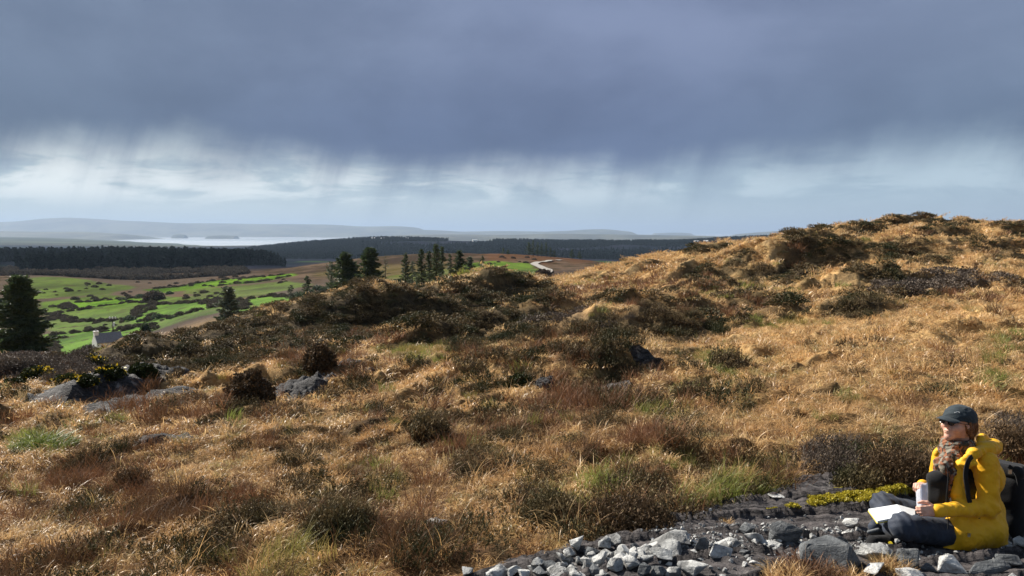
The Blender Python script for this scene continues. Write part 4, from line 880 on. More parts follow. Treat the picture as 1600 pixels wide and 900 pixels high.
# gorse in flower on the left slope
for i, (a, b, hw, hh, d, lab) in enumerate([(58,585,20,15,31,'flowering gorse bush nearest the left edge'),(20,598,18,13,28,'brownish gorse bush at the far left corner of the slope'),(108,590,24,16,30,'wide gorse bush with yellow blooms below the cottage'),(146,572,18,14,34,'gorse bush topped with thick orange-yellow flowers'),(172,583,20,14,31,'gorse bush with scattered blooms beside the thick-flowered one'),(196,566,13,9,44,'small bright gorse bush right under the cottage gable'),(130,600,18,11,27,'low gorse bush just above the long rock outcrop'),(222,580,20,17,30,'dark gorse bush where the heather bank begins')]):
    hh *= .72; r = bush('gorse_bush', a, b, hw * 1.15, hh, M_GORSE, lab, 'bush', 40 + i, 9000, .028, group='gorse bushes on the left slope')
    d = r.location.y
    if i in (1, 7): continue
    sc = d / FPX; V, F, bb, t = leafball(1100 if i in (0, 3, 2) else 600, hw * sc * 1.15, hw * sc * 1.15, hh * 2 * sc * .98, .028, 140 + i)
    # blooms gather in patches
    c4 = V.reshape(-1, 4, 3); ctr = c4.mean(1); keep = perlin(ctr[:, 0] * 3 + i, ctr[:, 1] * 3 + ctr[:, 2] * 2, 60) > -.2; c4 = c4[keep]; k_ = keep.repeat(4)
    mesh_obj('flowers', c4.reshape(-1, 3), np.arange(len(c4) * 4).reshape(-1, 4), M_FLOWER, r, attrs={'bc': bb[k_], 'tip': t[k_]})
# dark scrub crowning the banks that no one could count
def stuff_at(name, lst, coll, nk, smin, smax, seed):
    g = random.Random(seed); P = []
    for a, b, rx, ry, n, d0, d1 in lst:
        for _ in range(int(n * (.22 if d0 > 100 else 1))):
            qa = a + g.uniform(-1, 1) * rx; qb = b + g.uniform(-1, 1) * ry; p = hit(qa, qb, d0, d1)
            if d0 * 1.02 < p.y < d1 * .98: P.append((p.x, p.y, p.z - .1))
    return scatter(name, P, coll, nk, smin, smax, seed=seed)
c = protos('scrub_bush', lambda i: leafball(2600, 1., 1., .6, .035, 300 + i), 5, M_SCRUB)
stuff_at('bare_scrub', [(50,572,80,14,90,18,90),(150,580,100,14,50,18,90),(60,545,70,12,60,40,110)], c, 5, .28, .6, 1)
c = protos('valley_bush', lambda i: leafball(900, 2.2, 2.2, 1.5, .20, 320 + i), 6, M_VALLEY)
stuff_at('hedge_scrub', [(160,507,90,8,90,120,300),(150,463,110,5,80,200,420),(290,462,60,5,40,200,420),(60,500,60,10,30,120,300),(240,445,110,4,90,250,470),(330,435,90,4,70,300,520),(120,455,90,4,60,250,430),(230,497,30,6,30,120,300),(160,480,80,3,40,150,330),(360,478,40,3,16,120,300),(420,440,60,3,30,200,480),(800,404,40,3,30,250,480),(780,411,50,2,26,200,480),(830,395,60,2,20,300,480)], c, 6, .3, .85, 2)
hp_ = []; gh = random.Random(4)
for Pf, s_f in FW[3:9]:
    for (x0, y0), (x1, y1) in zip(Pf, Pf[1:] + Pf[:1]):
        L_ = math.hypot(x1 - x0, y1 - y0); on = gh.random() < .85
        for i in range(int(L_ / 1.1)):
            if not on or gh.random() < .12: continue
            q = (i + gh.random()) / (L_ / 1.1); xx = x0 + (x1 - x0) * q + gh.gauss(0, .9); yy = y0 + (y1 - y0) * q + gh.gauss(0, .9); hp_.append((xx, yy, hz(xx, yy) - .2))
scatter('hedgerow', hp_, c, 6, .3, .75, seed=8)
c = protos('valley_bush_green', lambda i: leafball(520, 2.2, 2.2, 1.7, .30, 340 + i), 4, M_CONIF2)
stuff_at('valley_shrubs', [(250,465,60,6,26,150,380),(200,498,70,6,24,120,300),(600,450,60,6,18,100,260),(520,460,60,8,20,100,260),(780,438,50,3,20,120,260),(700,440,40,4,14,110,260)], c, 4, .4, .95, 3)

# ------------------------------------------------------------------ conifers
G_ = 'spruces of the plantation beyond the ridge'
def conifer(name, px, top_py, d, half_px, lab, seed, m=M_CONIF, cat='tree', group=None, thin=1., nb=70, clear=.06, leafs=16, foot=0.):
    g = np.random.default_rng(seed); x = ray(px, 450)[0] * d; zb = hz(x, d) - .2; H = ray(px, top_py)[1] * d - zb - foot
    W = half_px * d / FPX; r = empty(name, (x, d, zb)); tag(r, lab, cat, group)
    if group == G_: W *= 1.3; leafs = int(leafs * 1.5)
    mb = MB(); lean = g.normal() * .01 * H; tr = [(lean * (k / 7) ** 2, 0, H * .99 * k / 7) for k in range(8)]
    mb.tube(tr, [max(.016 * H * (1 - k / 7.6), .012) for k in range(8)], 7)
    cs = []; tips = []
    for i in range(nb):
        t = clear + (1 - clear) * (i + g.random()) / nb; zc = H * t; L = W * (1 - t) ** .72 * (.55 + .6 * g.random()) * (1.1 if t > .12 else .8) + .03 * W
        an = g.random() * 2 * math.pi; dr = np.array([math.cos(an), math.sin(an)]); up = .10 + .55 * t
        pts = [(0, 0, zc)]
        for q in (.35, .7, 1.): pts.append((dr[0] * L * q, dr[1] * L * q, zc + L * (up * q - .32 * q * q + .20 * q ** 3)))
        if L > .25 * W: mb.tube(pts, [.004 * H, .003 * H, .002 * H, .001 * H], 4)
        k = int(leafs * (.35 + L / W) * thin); q = g.random(k) ** .8
        C = np.column_stack([dr[0] * L * q, dr[1] * L * q, zc + L * (up * q - .32 * q * q + .20 * q ** 3)]); sp_ = .07 * W * (1.15 - q)[:, None] + .03 * W
        cs.append(C + g.normal(size=C.shape) * sp_ * np.array([1, 1, .45]) + np.array([0, 0, -.02 * H])); tips.append(np.stack([np.full(k, dr[0]), np.full(k, dr[1]), np.full(k, up * .6 - .15)], 1))
    C = np.concatenate(cs); D = np.concatenate(tips) + g.normal(size=C.shape) * .35; D /= np.linalg.norm(D, axis=1)[:, None]; n = len(C)
    B = np.cross(D, g.normal(size=(n, 3))); B /= np.linalg.norm(B, axis=1)[:, None] + 1e-9; s = (.055 * W + .03) * (.6 + .9 * g.random(n))[:, None]
    Q = np.stack([C - D * s, C + B * s * .34, C + D * s * 1.1, C - B * s * .34], 1).reshape(-1, 3)
    mb.build('trunk', M_BARK, r); mesh_obj('crown', Q, np.arange(n * 4).reshape(-1, 4), m, r, attrs={'bc': np.repeat(g.random(n), 4), 'tip': np.zeros(n * 4)})
    return r
conifer('conifer', 30, 422, 72, 52, 'biggest spruce, wide and dark, standing at the left edge of the picture', 1, nb=120, leafs=260, foot=.5)
conifer('conifer', -28, 440, 78, 60, 'spruce half out of the picture behind the biggest one', 2, nb=120, leafs=110)
conifer('conifer', 355, 448, 112, 34, 'broad grey-green spruce standing alone beyond the heather bank', 3, M_CONIF2, nb=110, leafs=80)
G = 'spruces of the plantation beyond the ridge'
conifer('conifer', 480, 430, 125, 13, 'short dark spruce right of the bright green bush', 4, group=G, nb=70, leafs=34)
conifer('conifer', 541, 394, 128, 27, 'tall ragged spruce, left one of the widest pair', 5, group=G, nb=130, leafs=60)
conifer('conifer', 579, 387, 126, 28, 'tall dense spruce, right one of the widest pair', 6, group=G, nb=140, leafs=75)
conifer('conifer', 518, 408, 134, 18, 'thin grey spruce leaning behind the left of the widest pair', 7, M_CONIF2, group=G, nb=60, leafs=24)
conifer('dead_tree', 603, 398, 130, 9, 'thin nearly bare tree just right of the widest pair', 8, M_CONIF2, group=G, nb=60, leafs=9)
conifer('conifer', 634, 394, 128, 13, 'slender spruce standing by itself with gaps on both sides', 9, group=G, nb=90, leafs=34)
conifer('conifer', 659, 388, 132, 12, 'narrow spruce at the left of the central clump', 10, group=G, nb=90, leafs=30, clear=.3)
conifer('conifer', 671, 391, 136, 11, 'second narrow spruce of the central clump, bare below', 11, group=G, nb=90, leafs=30, clear=.35)
conifer('conifer', 682, 380, 132, 13, 'highest spruce of the central clump', 12, group=G, nb=100, leafs=34, clear=.25)
conifer('conifer', 691, 384, 136, 10, 'spruce with a thin pointed top right beside the highest one', 13, group=G, nb=90, leafs=30, clear=.3)
conifer('conifer', 703, 396, 140, 10, 'shorter dull spruce closing the central clump on the right', 14, M_CONIF2, group=G, nb=80, leafs=26)
conifer('conifer', 718, 391, 136, 15, 'round-topped spruce right of the central clump', 15, group=G, nb=100, leafs=44)
conifer('conifer', 734, 401, 142, 13, 'lower bushy spruce right of the round-topped one', 16, M_CONIF2, group=G, nb=90, leafs=40)
conifer('conifer', 754, 398, 142, 9, 'last thin spruce of the row beside the green pasture', 17, M_CONIF2, group=G, nb=70, leafs=20)
conifer('conifer', 645, 408, 146, 12, 'pale low spruce in the gap of the row', 18, M_CONIF2, group=G, nb=60, leafs=24)
conifer('conifer', 455, 445, 132, 12, 'small scraggly tree between the bright green bush and the short spruce', 19, M_CONIF2, group=G, nb=50, leafs=22)
G2 = 'trees on the moor skyline'
for i, (a, tp, hw, lab) in enumerate([(826,378,8,'leftmost wind-shaped pine of the skyline clump'),(833,375,7,'tallest pine of the skyline clump'),(840,378,6,'pine in the heart of the skyline clump'),(846,379,6,'pine with a flat top in the skyline clump'),(853,378,6,'right-hand tall pine of the skyline clump'),(860,386,5,'small pine at the low right end of the skyline clump'),(866,390,4,'smallest pine trailing the skyline clump'),(786,387,5,'little round tree left of the skyline clump'),(794,390,5,'low bush-like tree beside the little round one'),(893,389,6,'pine standing right of the winding road'),(905,393,6,'low pine just right of the roadside pine')]):
    conifer('pine', a, tp, 440, hw, lab, 60 + i, group=G2, nb=50, leafs=40, clear=.18)
bush('bright_bush', 431, 466, 24, 13, M_LIME, 'bright lime green bush in fresh leaf below the spruces', 'bush', 70, 5000, .16, d=116)
bush('bright_bush', 528, 460, 10, 8, M_LIME, 'small lime green sapling at the foot of the tall ragged spruce', 'bush', 71, 900, .16, d=112)
bush('bare_bush', 849, 433, 14, 10, M_SCRUB, 'round bare grey bush beside the bend of the road', 'bush', 72, 5000, .22, d=158)
bush('bare_bush', 500, 458, 26, 14, M_CONIF2, 'grey-green willow bush in front of the plantation', 'bush', 73, 3600, .16, d=118)
bush('dark_bush', 226, 492, 8, 9, M_CONIF, 'small dark conifer-like bush in the lower green pastures', 'bush', 74, 2000, .16, d=170)
bush('round_bush', 240, 462, 16, 8, M_SCRUB, 'round brown hedge tree at the top of the pastures', 'bush', 75, 3000, .25, d=260)

# ------------------------------------------------------------------ forests far off
def lowtree(i):
    g = np.random.default_rng(400 + i); n = 150; t = g.random(n); r = 2.6 * (1 - t) ** .8 * (.55 + .6 * g.random(n)); an = g.random(n) * 6.28
    C = np.column_stack([r * np.cos(an), r * np.sin(an), 1 + 12 * t]); D = np.column_stack([np.cos(an), np.sin(an), g.normal(size=n) * .4 - .3]); B = np.cross(D, g.normal(size=(n, 3))); B /= np.linalg.norm(B, axis=1)[:, None]
    s = 1.1 * (.6 + .7 * g.random(n))[:, None]; Q = np.stack([C - D * s, C + B * s * .5, C + D * s, C - B * s * .5], 1).reshape(-1, 3); return Q, np.arange(4 * n).reshape(-1, 4), np.repeat(g.random(n), 4), np.zeros(4 * n)
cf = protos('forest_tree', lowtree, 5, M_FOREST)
P = []
g = np.random.default_rng(9)
a = g.uniform(-.82, -.31, 16000); d = np.exp(g.uniform(math.log(560), math.log(1050), 16000)); x = a * d; z = height(x, d)
keep = perlin(x * .006, d * .006, 3) + .25 > (0 * d); lim = np.interp(a, [-.82, -.42, -.31], [575, 610, 790]) * (1 + .16 * fbm(a * 9, a * 3, 3, 5)); keep &= d > lim
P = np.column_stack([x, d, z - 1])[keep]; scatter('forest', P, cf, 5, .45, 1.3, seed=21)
n = 26000; a = g.uniform(-.36, .42, n); d = g.uniform(1500, 2620, n); d[:6000] = g.uniform(2380, 2600, 6000); x = a * d; z = height(x, d)
keep = (perlin(x * .0022, d * .0022, 13) > -.28)
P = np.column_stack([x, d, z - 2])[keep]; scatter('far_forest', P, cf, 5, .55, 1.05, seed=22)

g = np.random.default_rng(19); n = 4200; a = g.uniform(-.80, -.36, n); d = g.uniform(425, 600, n); x = a * d; z = height(x, d); keep = (perlin(x * .012, d * .02, 23) > -.12) & (d > np.interp(a, [-.8, -.5, -.36], [445, 425, 470]))
scatter('woodland_scrub', np.column_stack([x, d, z - .6])[keep], protos('wood_bush', lambda i: leafball(420, 3., 3., 3., .5, 360 + i), 5, M_VALLEY), 5, .5, 1.25, seed=31)

# ------------------------------------------------------------------ cottage, pole and far houses
M_WHITE = simple("whitewash", (.78, .77, .74), .85, .2, .06, 3, .01); M_SLATE = simple("slate", (.20, .20, .21), .7, .3, .25, 6, .02); M_DARKG = simple("window_dark", (.02, .025, .03), .15, .5, .1)
def cottage(px, d, L, Wd, hw_, hr, yaw, lab, chim=True):
    x = ray(px, 520)[0] * d; zb = hz(x, d) + .1; r = empty('cottage', (x, d, zb), yaw); tag(r, lab, 'house')
    mb = MB(); V = [(-L/2,-Wd/2,0),(L/2,-Wd/2,0),(L/2,Wd/2,0),(-L/2,Wd/2,0),(-L/2,-Wd/2,hw_),(L/2,-Wd/2,hw_),(L/2,Wd/2,hw_),(-L/2,Wd/2,hw_),(-L/2,0,hw_+hr),(L/2,0,hw_+hr)]
    mb.add(V, [(0,1,5,4),(2,3,7,6),(1,2,6,9,5),(3,0,4,8,7),(0,3,2,1),(4,5,9,8),(6,7,8,9)]); mb.build('wall', M_WHITE, r)
    mb = MB(); e = .12
    for s in (-1, 1):
        a = Vector((0, s * (Wd/2 + .25), hw_ - .25 * hr / (Wd/2))); b = Vector((0, 0, hw_ + hr))
        V = [(sx * (L/2 - .08), p.y, p.z + q) for sx in (-1, 1) for p in (a, b) for q in (.03, .16)]
        mb.add(V, [(0,2,6,4),(1,5,7,3),(0,4,5,1),(2,3,7,6),(0,1,3,2),(4,6,7,5)])
    rf = mb.build('roof', M_SLATE, r)
    if chim:
        mb = MB(); mb.box((-L/2 - .02, -.45, hw_ + hr - .5), (-L/2 + .75, .45, hw_ + hr + .5)); mb.box((-L/2 - .08, -.52, hw_ + hr + .5), (-L/2 + .81, .52, hw_ + hr + .6)); ch = mb.build('chimney', M_WHITE, rf)
        mb = MB(); mb.tube([(-L/2 + .36, 0, hw_ + hr + .6), (-L/2 + .36, 0, hw_ + hr + .9)], .13, 8); mb.build('chimney_pot', M_SLATE, ch)
    for k in (-.28, .22):
        mb = MB(); mb.box((L * k - .4, -Wd/2 - .02, .9), (L * k + .4, -Wd/2 + .05, 1.9)); f = mb.build('window', M_WHITE, r); mb = MB(); mb.box((L * k - .33, -Wd/2 - .03, .97), (L * k + .33, -Wd/2 - .022, 1.83)); mb.build('pane', M_DARKG, f)
    return r
cottage(168, 150, 5.0, 3.4, 2.4, 1.6, R(44), 'white cottage with a slate roof and gable chimney beside the bright pasture')
cottage(211, 158, 1.9, 1.7, 1.3, .6, R(-30), 'small white outbuilding half hidden behind the dark scrub', False)
x = ray(176, 500)[0] * 165; zb = hz(x, 165) - .3; r = empty('utility_pole', (x, 165, zb)); tag(r, 'wooden utility pole with white insulators rising behind the white cottage', 'utility pole')
ztop = ray(176, 496)[1] * 165 - zb
mb = MB(); mb.tube([(0, 0, 0), (0, 0, ztop)], [.16, .12], 8); mb.build('pole', M_BARK, r)
mb = MB(); mb.box((-.75, -.08, ztop - .45), (.75, .08, ztop - .30)); arm = mb.build('crossarm', M_BARK, r)
for s in (-.65, 0.0, .65):
    mb = MB(); mb.tube([(s, 0, ztop - .3), (s, 0, ztop + .0), (s, 0, ztop + .16)], [.13, .17, .09], 8); mb.build('insulator', M_WHITE, arm)
mb = MB(); mb.tube([(.22, 0, ztop - 2.0), (.22, 0, ztop - 1.1)], .24, 10); mb.build('transformer', M_WHITE, r)
for i, (a, d, yaw) in enumerate([(583, 2440, .2), (598, 2430, -.3), (636, 2450, .4), (1088, 2250, .1), (1103, 2240, -.2), (742, 2400, .3)]):
    mb = MB(); L, Wd = 15, 7; x = ray(a, 380)[0] * d; V = [(-L/2,-Wd/2,-1),(L/2,-Wd/2,-1),(L/2,Wd/2,-1),(-L/2,Wd/2,-1),(-L/2,-Wd/2,3.5),(L/2,-Wd/2,3.5),(L/2,Wd/2,3.5),(-L/2,Wd/2,3.5),(-L/2,0,6),(L/2,0,6)]
    mb.add(V, [(0,1,5,4),(2,3,7,6),(1,2,6,9,5),(3,0,4,8,7),(0,3,2,1),(4,5,9,8),(6,7,8,9)]); o = mb.build('far_house', M_WHITE); o.location = (x, d, hz(x, d) + 3); o.rotation_euler[2] = yaw
    tag(o, ['white farmhouse dot on the blue ridge, leftmost of the three near the plantation', 'white farmhouse dot in the middle of the three on the blue ridge', 'white farmhouse dot on the blue ridge, rightmost of the three near the plantation', 'white farmhouse dot far off left of the rocky ledge on the right hill', 'white farmhouse dot farthest right on the blue ridge', 'white farmhouse dot on the blue ridge above the highest spruce'][i], 'house')
# ------------------------------------------------------------------ soft shapes: distance fields turned into one closed surface
import openvdb
class SDF:
    """union of tapered limbs, ellipsoids and rounded boxes, melted together"""
    def __init__(s): s.p = []
    def cap(s, a, b, ra, rb=None, k=.02, neg=False): s.p.append(('c', np.array(a, float), np.array(b, float), ra, ra if rb is None else rb, k, neg)); return s
    def chain(s, pts, rad, k=.02):
        for i in range(len(pts) - 1): s.cap(pts[i], pts[i + 1], rad[i], rad[i + 1], k)
        return s
    def ell(s, c, ax, r, k=.02, neg=False): s.p.append(('e', np.array(c, float), np.array(ax, float), np.array(r, float), 0, k, neg)); return s
    def box(s, c, ax, h, rnd, k=.02, neg=False): s.p.append(('b', np.array(c, float), np.array(ax, float), np.array(h, float), rnd, k, neg)); return s
    def plane(s, c, nrm): s.p.append(('p', np.array(c, float), np.array(nrm, float) / np.linalg.norm(nrm), 0, 0, 0, True)); return s
    def dist(s, P, q):
        if q[0] == 'c':
            a, b, ra, rb = q[1:5]; ab = b - a; t = np.clip(((P - a) @ ab) / (ab @ ab + 1e-12), 0, 1)
            return np.linalg.norm(P - a - t[..., None] * ab, axis=-1) - (ra + (rb - ra) * t)
        if q[0] == 'p': return (P - q[1]) @ q[2]
        L = (P - q[1]) @ q[2].T
        if q[0] == 'e':
            r = q[3]; k0 = np.linalg.norm(L / r, axis=-1); k1 = np.linalg.norm(L / (r * r), axis=-1) + 1e-9; return k0 * (k0 - 1) / k1
        h = q[3] - q[4]; d = np.abs(L) - h; return np.linalg.norm(np.maximum(d, 0), axis=-1) + np.minimum(d.max(-1), 0) - q[4]
    def mesh(s, name, vox, m, parent=None, wrinkle=None, lo=None, hi=None):
        pts = []
        for q in s.p:
            if q[6] or q[0] == 'p': continue
            if q[0] == 'c': R_ = max(q[3], q[4]); pts += [q[1] - R_, q[1] + R_, q[2] - R_, q[2] + R_]
            else: R_ = float(np.max(q[3])) * (1. if q[0] == 'e' else 1.75); pts += [q[1] - R_, q[1] + R_]
        pts = np.array(pts); lo = pts.min(0) - 4 * vox; hi = pts.max(0) + 4 * vox; n = np.ceil((hi - lo) / vox).astype(int)
        gx = [lo[i] + vox * np.arange(n[i]) for i in range(3)]; D = np.full(n, 1.0)
        for q in s.p:
            if q[0] == 'c': R_ = max(q[3], q[4]); a = np.minimum(q[1], q[2]) - R_ - .04; b = np.maximum(q[1], q[2]) + R_ + .04
            elif q[0] == 'p': a, b = lo, hi
            else: R_ = float(np.max(q[3])) * (1. if q[0] == 'e' else 1.75) + .04; a = q[1] - R_; b = q[1] + R_
            i0 = np.clip(((a - lo) / vox).astype(int), 0, n - 1); i1 = np.clip(((b - lo) / vox).astype(int) + 2, 1, n)
            sl = tuple(slice(i0[i], i1[i]) for i in range(3)); G = np.stack(np.meshgrid(*[gx[i][sl[i]] for i in range(3)], indexing='ij'), -1)
            d = s.dist(G, q); o = D[sl]; k = max(q[5], 1e-4)
            if q[6]: h = np.maximum(k - np.abs(o + d), 0) / k; D[sl] = np.maximum(o, -d) + h * h * k * .25
            else: h = np.maximum(k - np.abs(o - d), 0) / k; D[sl] = np.minimum(o, d) - h * h * k * .25
        g = openvdb.FloatGrid(); g.copyFromArray(D.astype(np.float64)); P, T_, Q_ = g.convertToPolygons(0.0, 0.0)
        P = np.asarray(P, float) * vox + lo; F = [tuple(map(int, f)) for f in Q_[:, ::-1]] + [tuple(map(int, f)) for f in T_[:, ::-1]]
        me = bpy.data.meshes.new(name); me.from_pydata([tuple(p) for p in P], [], F); me.update(); me.polygons.foreach_set('use_smooth', np.ones(len(me.polygons), bool))
        bm = bmesh.new(); bm.from_mesh(me); bmesh.ops.recalc_face_normals(bm, faces=bm.faces); bmesh.ops.smooth_vert(bm, verts=bm.verts, factor=.5, use_axis_x=True, use_axis_y=True, use_axis_z=True); bm.to_mesh(me); bm.free()
        if wrinkle is not None:
            N = np.zeros(len(P) * 3, np.float32); me.vertices.foreach_get('normal', N); C = np.zeros(len(P) * 3, np.float32); me.vertices.foreach_get('co', C)
            N = N.reshape(-1, 3); C = C.reshape(-1, 3); C = C + N * wrinkle(C)[:, None]; me.vertices.foreach_set('co', C.astype(np.float32).ravel()); me.update()
        me.materials.append(m); o = bpy.data.objects.new(name, me); col.objects.link(o)
        if parent: o.parent = parent
        return o
def Qp(px, py, dd=0.): return np.array(pos(px, py, 4.75 + dd))
def n3(C, f, sd_): return perlin(C[:, 0] * f + sd_ + C[:, 1] * f * .6, C[:, 2] * f + C[:, 1] * f * .5, sd_)
def ridged(C, f, sd_): return 1 - np.abs(n3(C, f, sd_)) * 2
EYE3 = np.eye(3)

# materials
def fabric(name, c, rough=.75, sc=14., var=.12, fine=.0015, spec=.3):
    m, t = mat(name); P = t.node('ShaderNodeTexCoord').outputs['Object']; n = t.noise(P, sc, 4, .6); f = t.noise(P, 160., 3, .6)
    princ(t, t.mix(t.rng(n, .3, .7), tuple(x * (1 - var) for x in c) + (1,), tuple(min(1, x * (1 + var)) for x in c) + (1,)), rough, spec, f, fine, Sheen_Weight=.08); return m
M_JACKET = fabric("yellow_shell", (.74, .39, .006), .62, 6., .08, .0012, .35)
M_NAVY = fabric("navy_trousers", (.022, .030, .048), .7, 9., .25)
M_BLACK = fabric("black_fabric", (.005, .0055, .007), .85, 9., .3)
M_CAP = fabric("cap_cloth", (.022, .034, .042), .8, 20., .2, .002)
M_LOGO = simple("pale_thread", (.7, .72, .72), .7, .3, .05, 20)
M_LENS = simple("glass_tint", (.05, .04, .04), .08, .6, .05, 5); M_FRAME = simple("glasses_frame", (.02, .012, .012), .25, .5, .1, 10)
M_SOLE = simple("boot_sole", (.12, .13, .14), .7, .3, .2, 20, .003); M_YEL = simple("yellow_mark", (.62, .48, .03), .6, .3, .1, 10)
M_STEEL = simple("zip_metal", (.6, .6, .58), .3, .6, .05, 10, 0, 1.)
m, t = mat("skin"); P = t.node('ShaderNodeTexCoord').outputs['Object']; n = t.noise(P, 22., 4, .6)
pr = princ(t, t.mix(t.rng(n, .35, .65), (.52, .27, .19, 1), (.66, .38, .28, 1)), .5, .4, t.noise(P, 140., 3, .6), .001); pr.inputs['Subsurface Weight'].default_value = .12; pr.inputs['Subsurface Radius'].default_value = (.01, .004, .002); M_SKIN = m
m, t = mat("hair"); P = t.node('ShaderNodeTexCoord').outputs['Object']; a = t.noise(t.scale(P, (60, 60, 6)), 4., 4, .6)
princ(t, t.mix(t.rng(a, .35, .65), (.06, .022, .010, 1), (.28, .12, .05, 1)), .45, .4, a, .006); M_HAIR = m
m, t = mat("patterned_scarf"); P = t.node('ShaderNodeTexCoord').outputs['Object']; v = t.node('ShaderNodeTexVoronoi'); t.l.new(t.scale(P, (1, 1, .6), rot=(.4, .5, 0)), v.inputs['Vector']); v.inputs['Scale'].default_value = 62
sep = t.node('ShaderNodeSeparateColor'); t.l.new(v.outputs['Color'], sep.inputs[0])
c = t.mix(t.rng(sep.outputs[0], .45, .5), (.11, .05, .028, 1), (.22, .20, .16, 1)); c = t.mix(t.rng(sep.outputs[1], .68, .72), c, (.26, .11, .06, 1)); c = t.mix(t.rng(sep.outputs[2], .8, .84), c, (.04, .035, .03, 1))
princ(t, c, .85, .2, t.noise(P, 90., 3, .6), .003); M_SCARF = m

# ------------------------------------------------------------------ the seated person
FT = np.array([-.74, -.67, 0.]); ST = np.array([.67, -.74, 0.]); UP = np.array([0, 0, 1.]); AT = np.stack([FT, ST, UP])     # torso: forward, own left, up
FH = np.array([-.955, -.297, 0.]); SH = np.array([.297, -.955, 0.]); tilt = R(5); FHt = FH * math.cos(tilt) + UP * math.sin(tilt); UH = -FH * math.sin(tilt) + UP * math.cos(tilt); AH = np.stack([FHt, SH, UH])
HC = Qp(1497, 663, 0.0)
def hp(f, s, u): return HC + FHt * f + SH * s + UH * u
shN = Qp(1541, 722, -.14); elN = Qp(1545, 792, -.17); wrN = Qp(1463, 798, -.27)
shF = Qp(1474, 712, .17); elF = Qp(1459, 772, .24); wrF = Qp(1441, 757, .08)
hipN = Qp(1515, 838, -.10); knN = Qp(1412, 823, -.22); anN = Qp(1378, 833, .10)
hipF = Qp(1500, 828, .14); knF = Qp(1380, 787, .33); anF = Qp(1398, 847, -.13)
neck = Qp(1508, 700, .03)
B = SDF()
B.ell(hp(-.015, 0, .028), AH, (.097, .075, .094), .01); B.ell(hp(.030, 0, -.040), AH, (.062, .055, .062), .03); B.ell(hp(.070, 0, -.086), AH, (.026, .024, .022), .025)
B.cap(hp(.083, 0, .030), hp(.108, 0, -.008), .009, .0115, .012); B.cap(hp(.098, .009, -.012), hp(.098, -.009, -.012), .008, .008, .008)
B.ell(hp(.088, 0, -.040), AH, (.014, .022, .0065), .006); B.ell(hp(.086, 0, -.052), AH, (.014, .018, .007), .006); B.ell(hp(.072, 0, .050), AH, (.024, .050, .014), .015)
for s_ in (-1, 1):
    B.ell(hp(.094, s_ * .032, .020), AH, (.016, .017, .012), .012, True); B.ell(hp(.077, s_ * .031, .019), AH, (.0135, .014, .012), .004); B.ell(hp(.062, s_ * .042, -.018), AH, (.028, .022, .024), .02)
    B.ell(hp(-.008, s_ * .077, .0), AH, (.017, .008, .029), .006)
B.chain([hp(-.02, 0, -.05), neck, Qp(1512, 735, .02)], [.052, .050, .075], .03)
B.ell(Qp(1517, 745, .02), AT, (.100, .165, .15), .04); B.ell(Qp(1519, 795, .01), AT, (.105, .150, .14), .05); B.ell(Qp(1518, 832, .0), AT, (.125, .165, .09), .05)
B.chain([shN, elN, wrN], [.050, .040, .025], .02); B.chain([shF, elF, wrF], [.050, .038, .025], .02)
B.chain([hipN, knN, anN], [.075, .055, .036], .02); B.chain([hipF, knF, anF], [.075, .055, .036], .02)
def hand(wr, dr, up, side, curl, size=1.):
    """palm, four separate bent fingers and a thumb; dr: along the fingers, up: back of the hand, side: towards the thumb"""
    dr = dr / np.linalg.norm(dr); up = up - dr * (up @ dr); up /= np.linalg.norm(up); side_ = np.cross(dr, up); side_ *= np.sign(side_ @ side) or 1
    A_ = np.stack([dr, side_, up]); pc = wr + dr * .045 * size
    B.ell(pc, A_, (.046 * size, .037 * size, .015 * size), .012)
    for i, (o_, L, r_) in enumerate([(.027, .072, .0083), (.010, .080, .0086), (-.008, .075, .0082), (-.025, .058, .0072)]):
        p = wr + dr * .078 * size + side_ * o_ * size; an = curl[0] + .06 * i; pts = [p - dr * .02]; q = p
        pts.append(q)
        for j, fr in enumerate((.45, .32, .25)):
            d_ = dr * math.cos(an) - up * math.sin(an); q = q + d_ * L * fr * size; pts.append(q); an += curl[1]
        B.chain(pts, [r_ * 1.05, r_ * 1.02, r_, r_ * .95, r_ * .8], .004)
    tb = wr + dr * .022 * size + side_ * .030 * size - up * .004
    t1 = tb + (dr * .55 + side_ * .65 - up * .35) * .036; t2 = t1 + (dr * .85 + side_ * .15 - up * .5) * .028; t3 = t2 + (dr * .9 - side_ * .15 - up * .45) * .022
    B.chain([tb, t1, t2, t3], [.014, .0115, .010, .008], .006)
hand(wrN, Qp(1440, 799, -.30) - wrN, np.array([-.25, -.9, .35]), UP, (.45, .75), .92)
hand(wrF, Qp(1424, 757, -.04) - wrF, np.array([-.6, -.45, .5]), np.array([0, .2, 1.]), (.85, .85), .92)
person = B.mesh('person', .0042, M_SKIN)
tag(person, 'person in a yellow rain jacket and dark cap sitting cross-legged on the rocks', 'person')

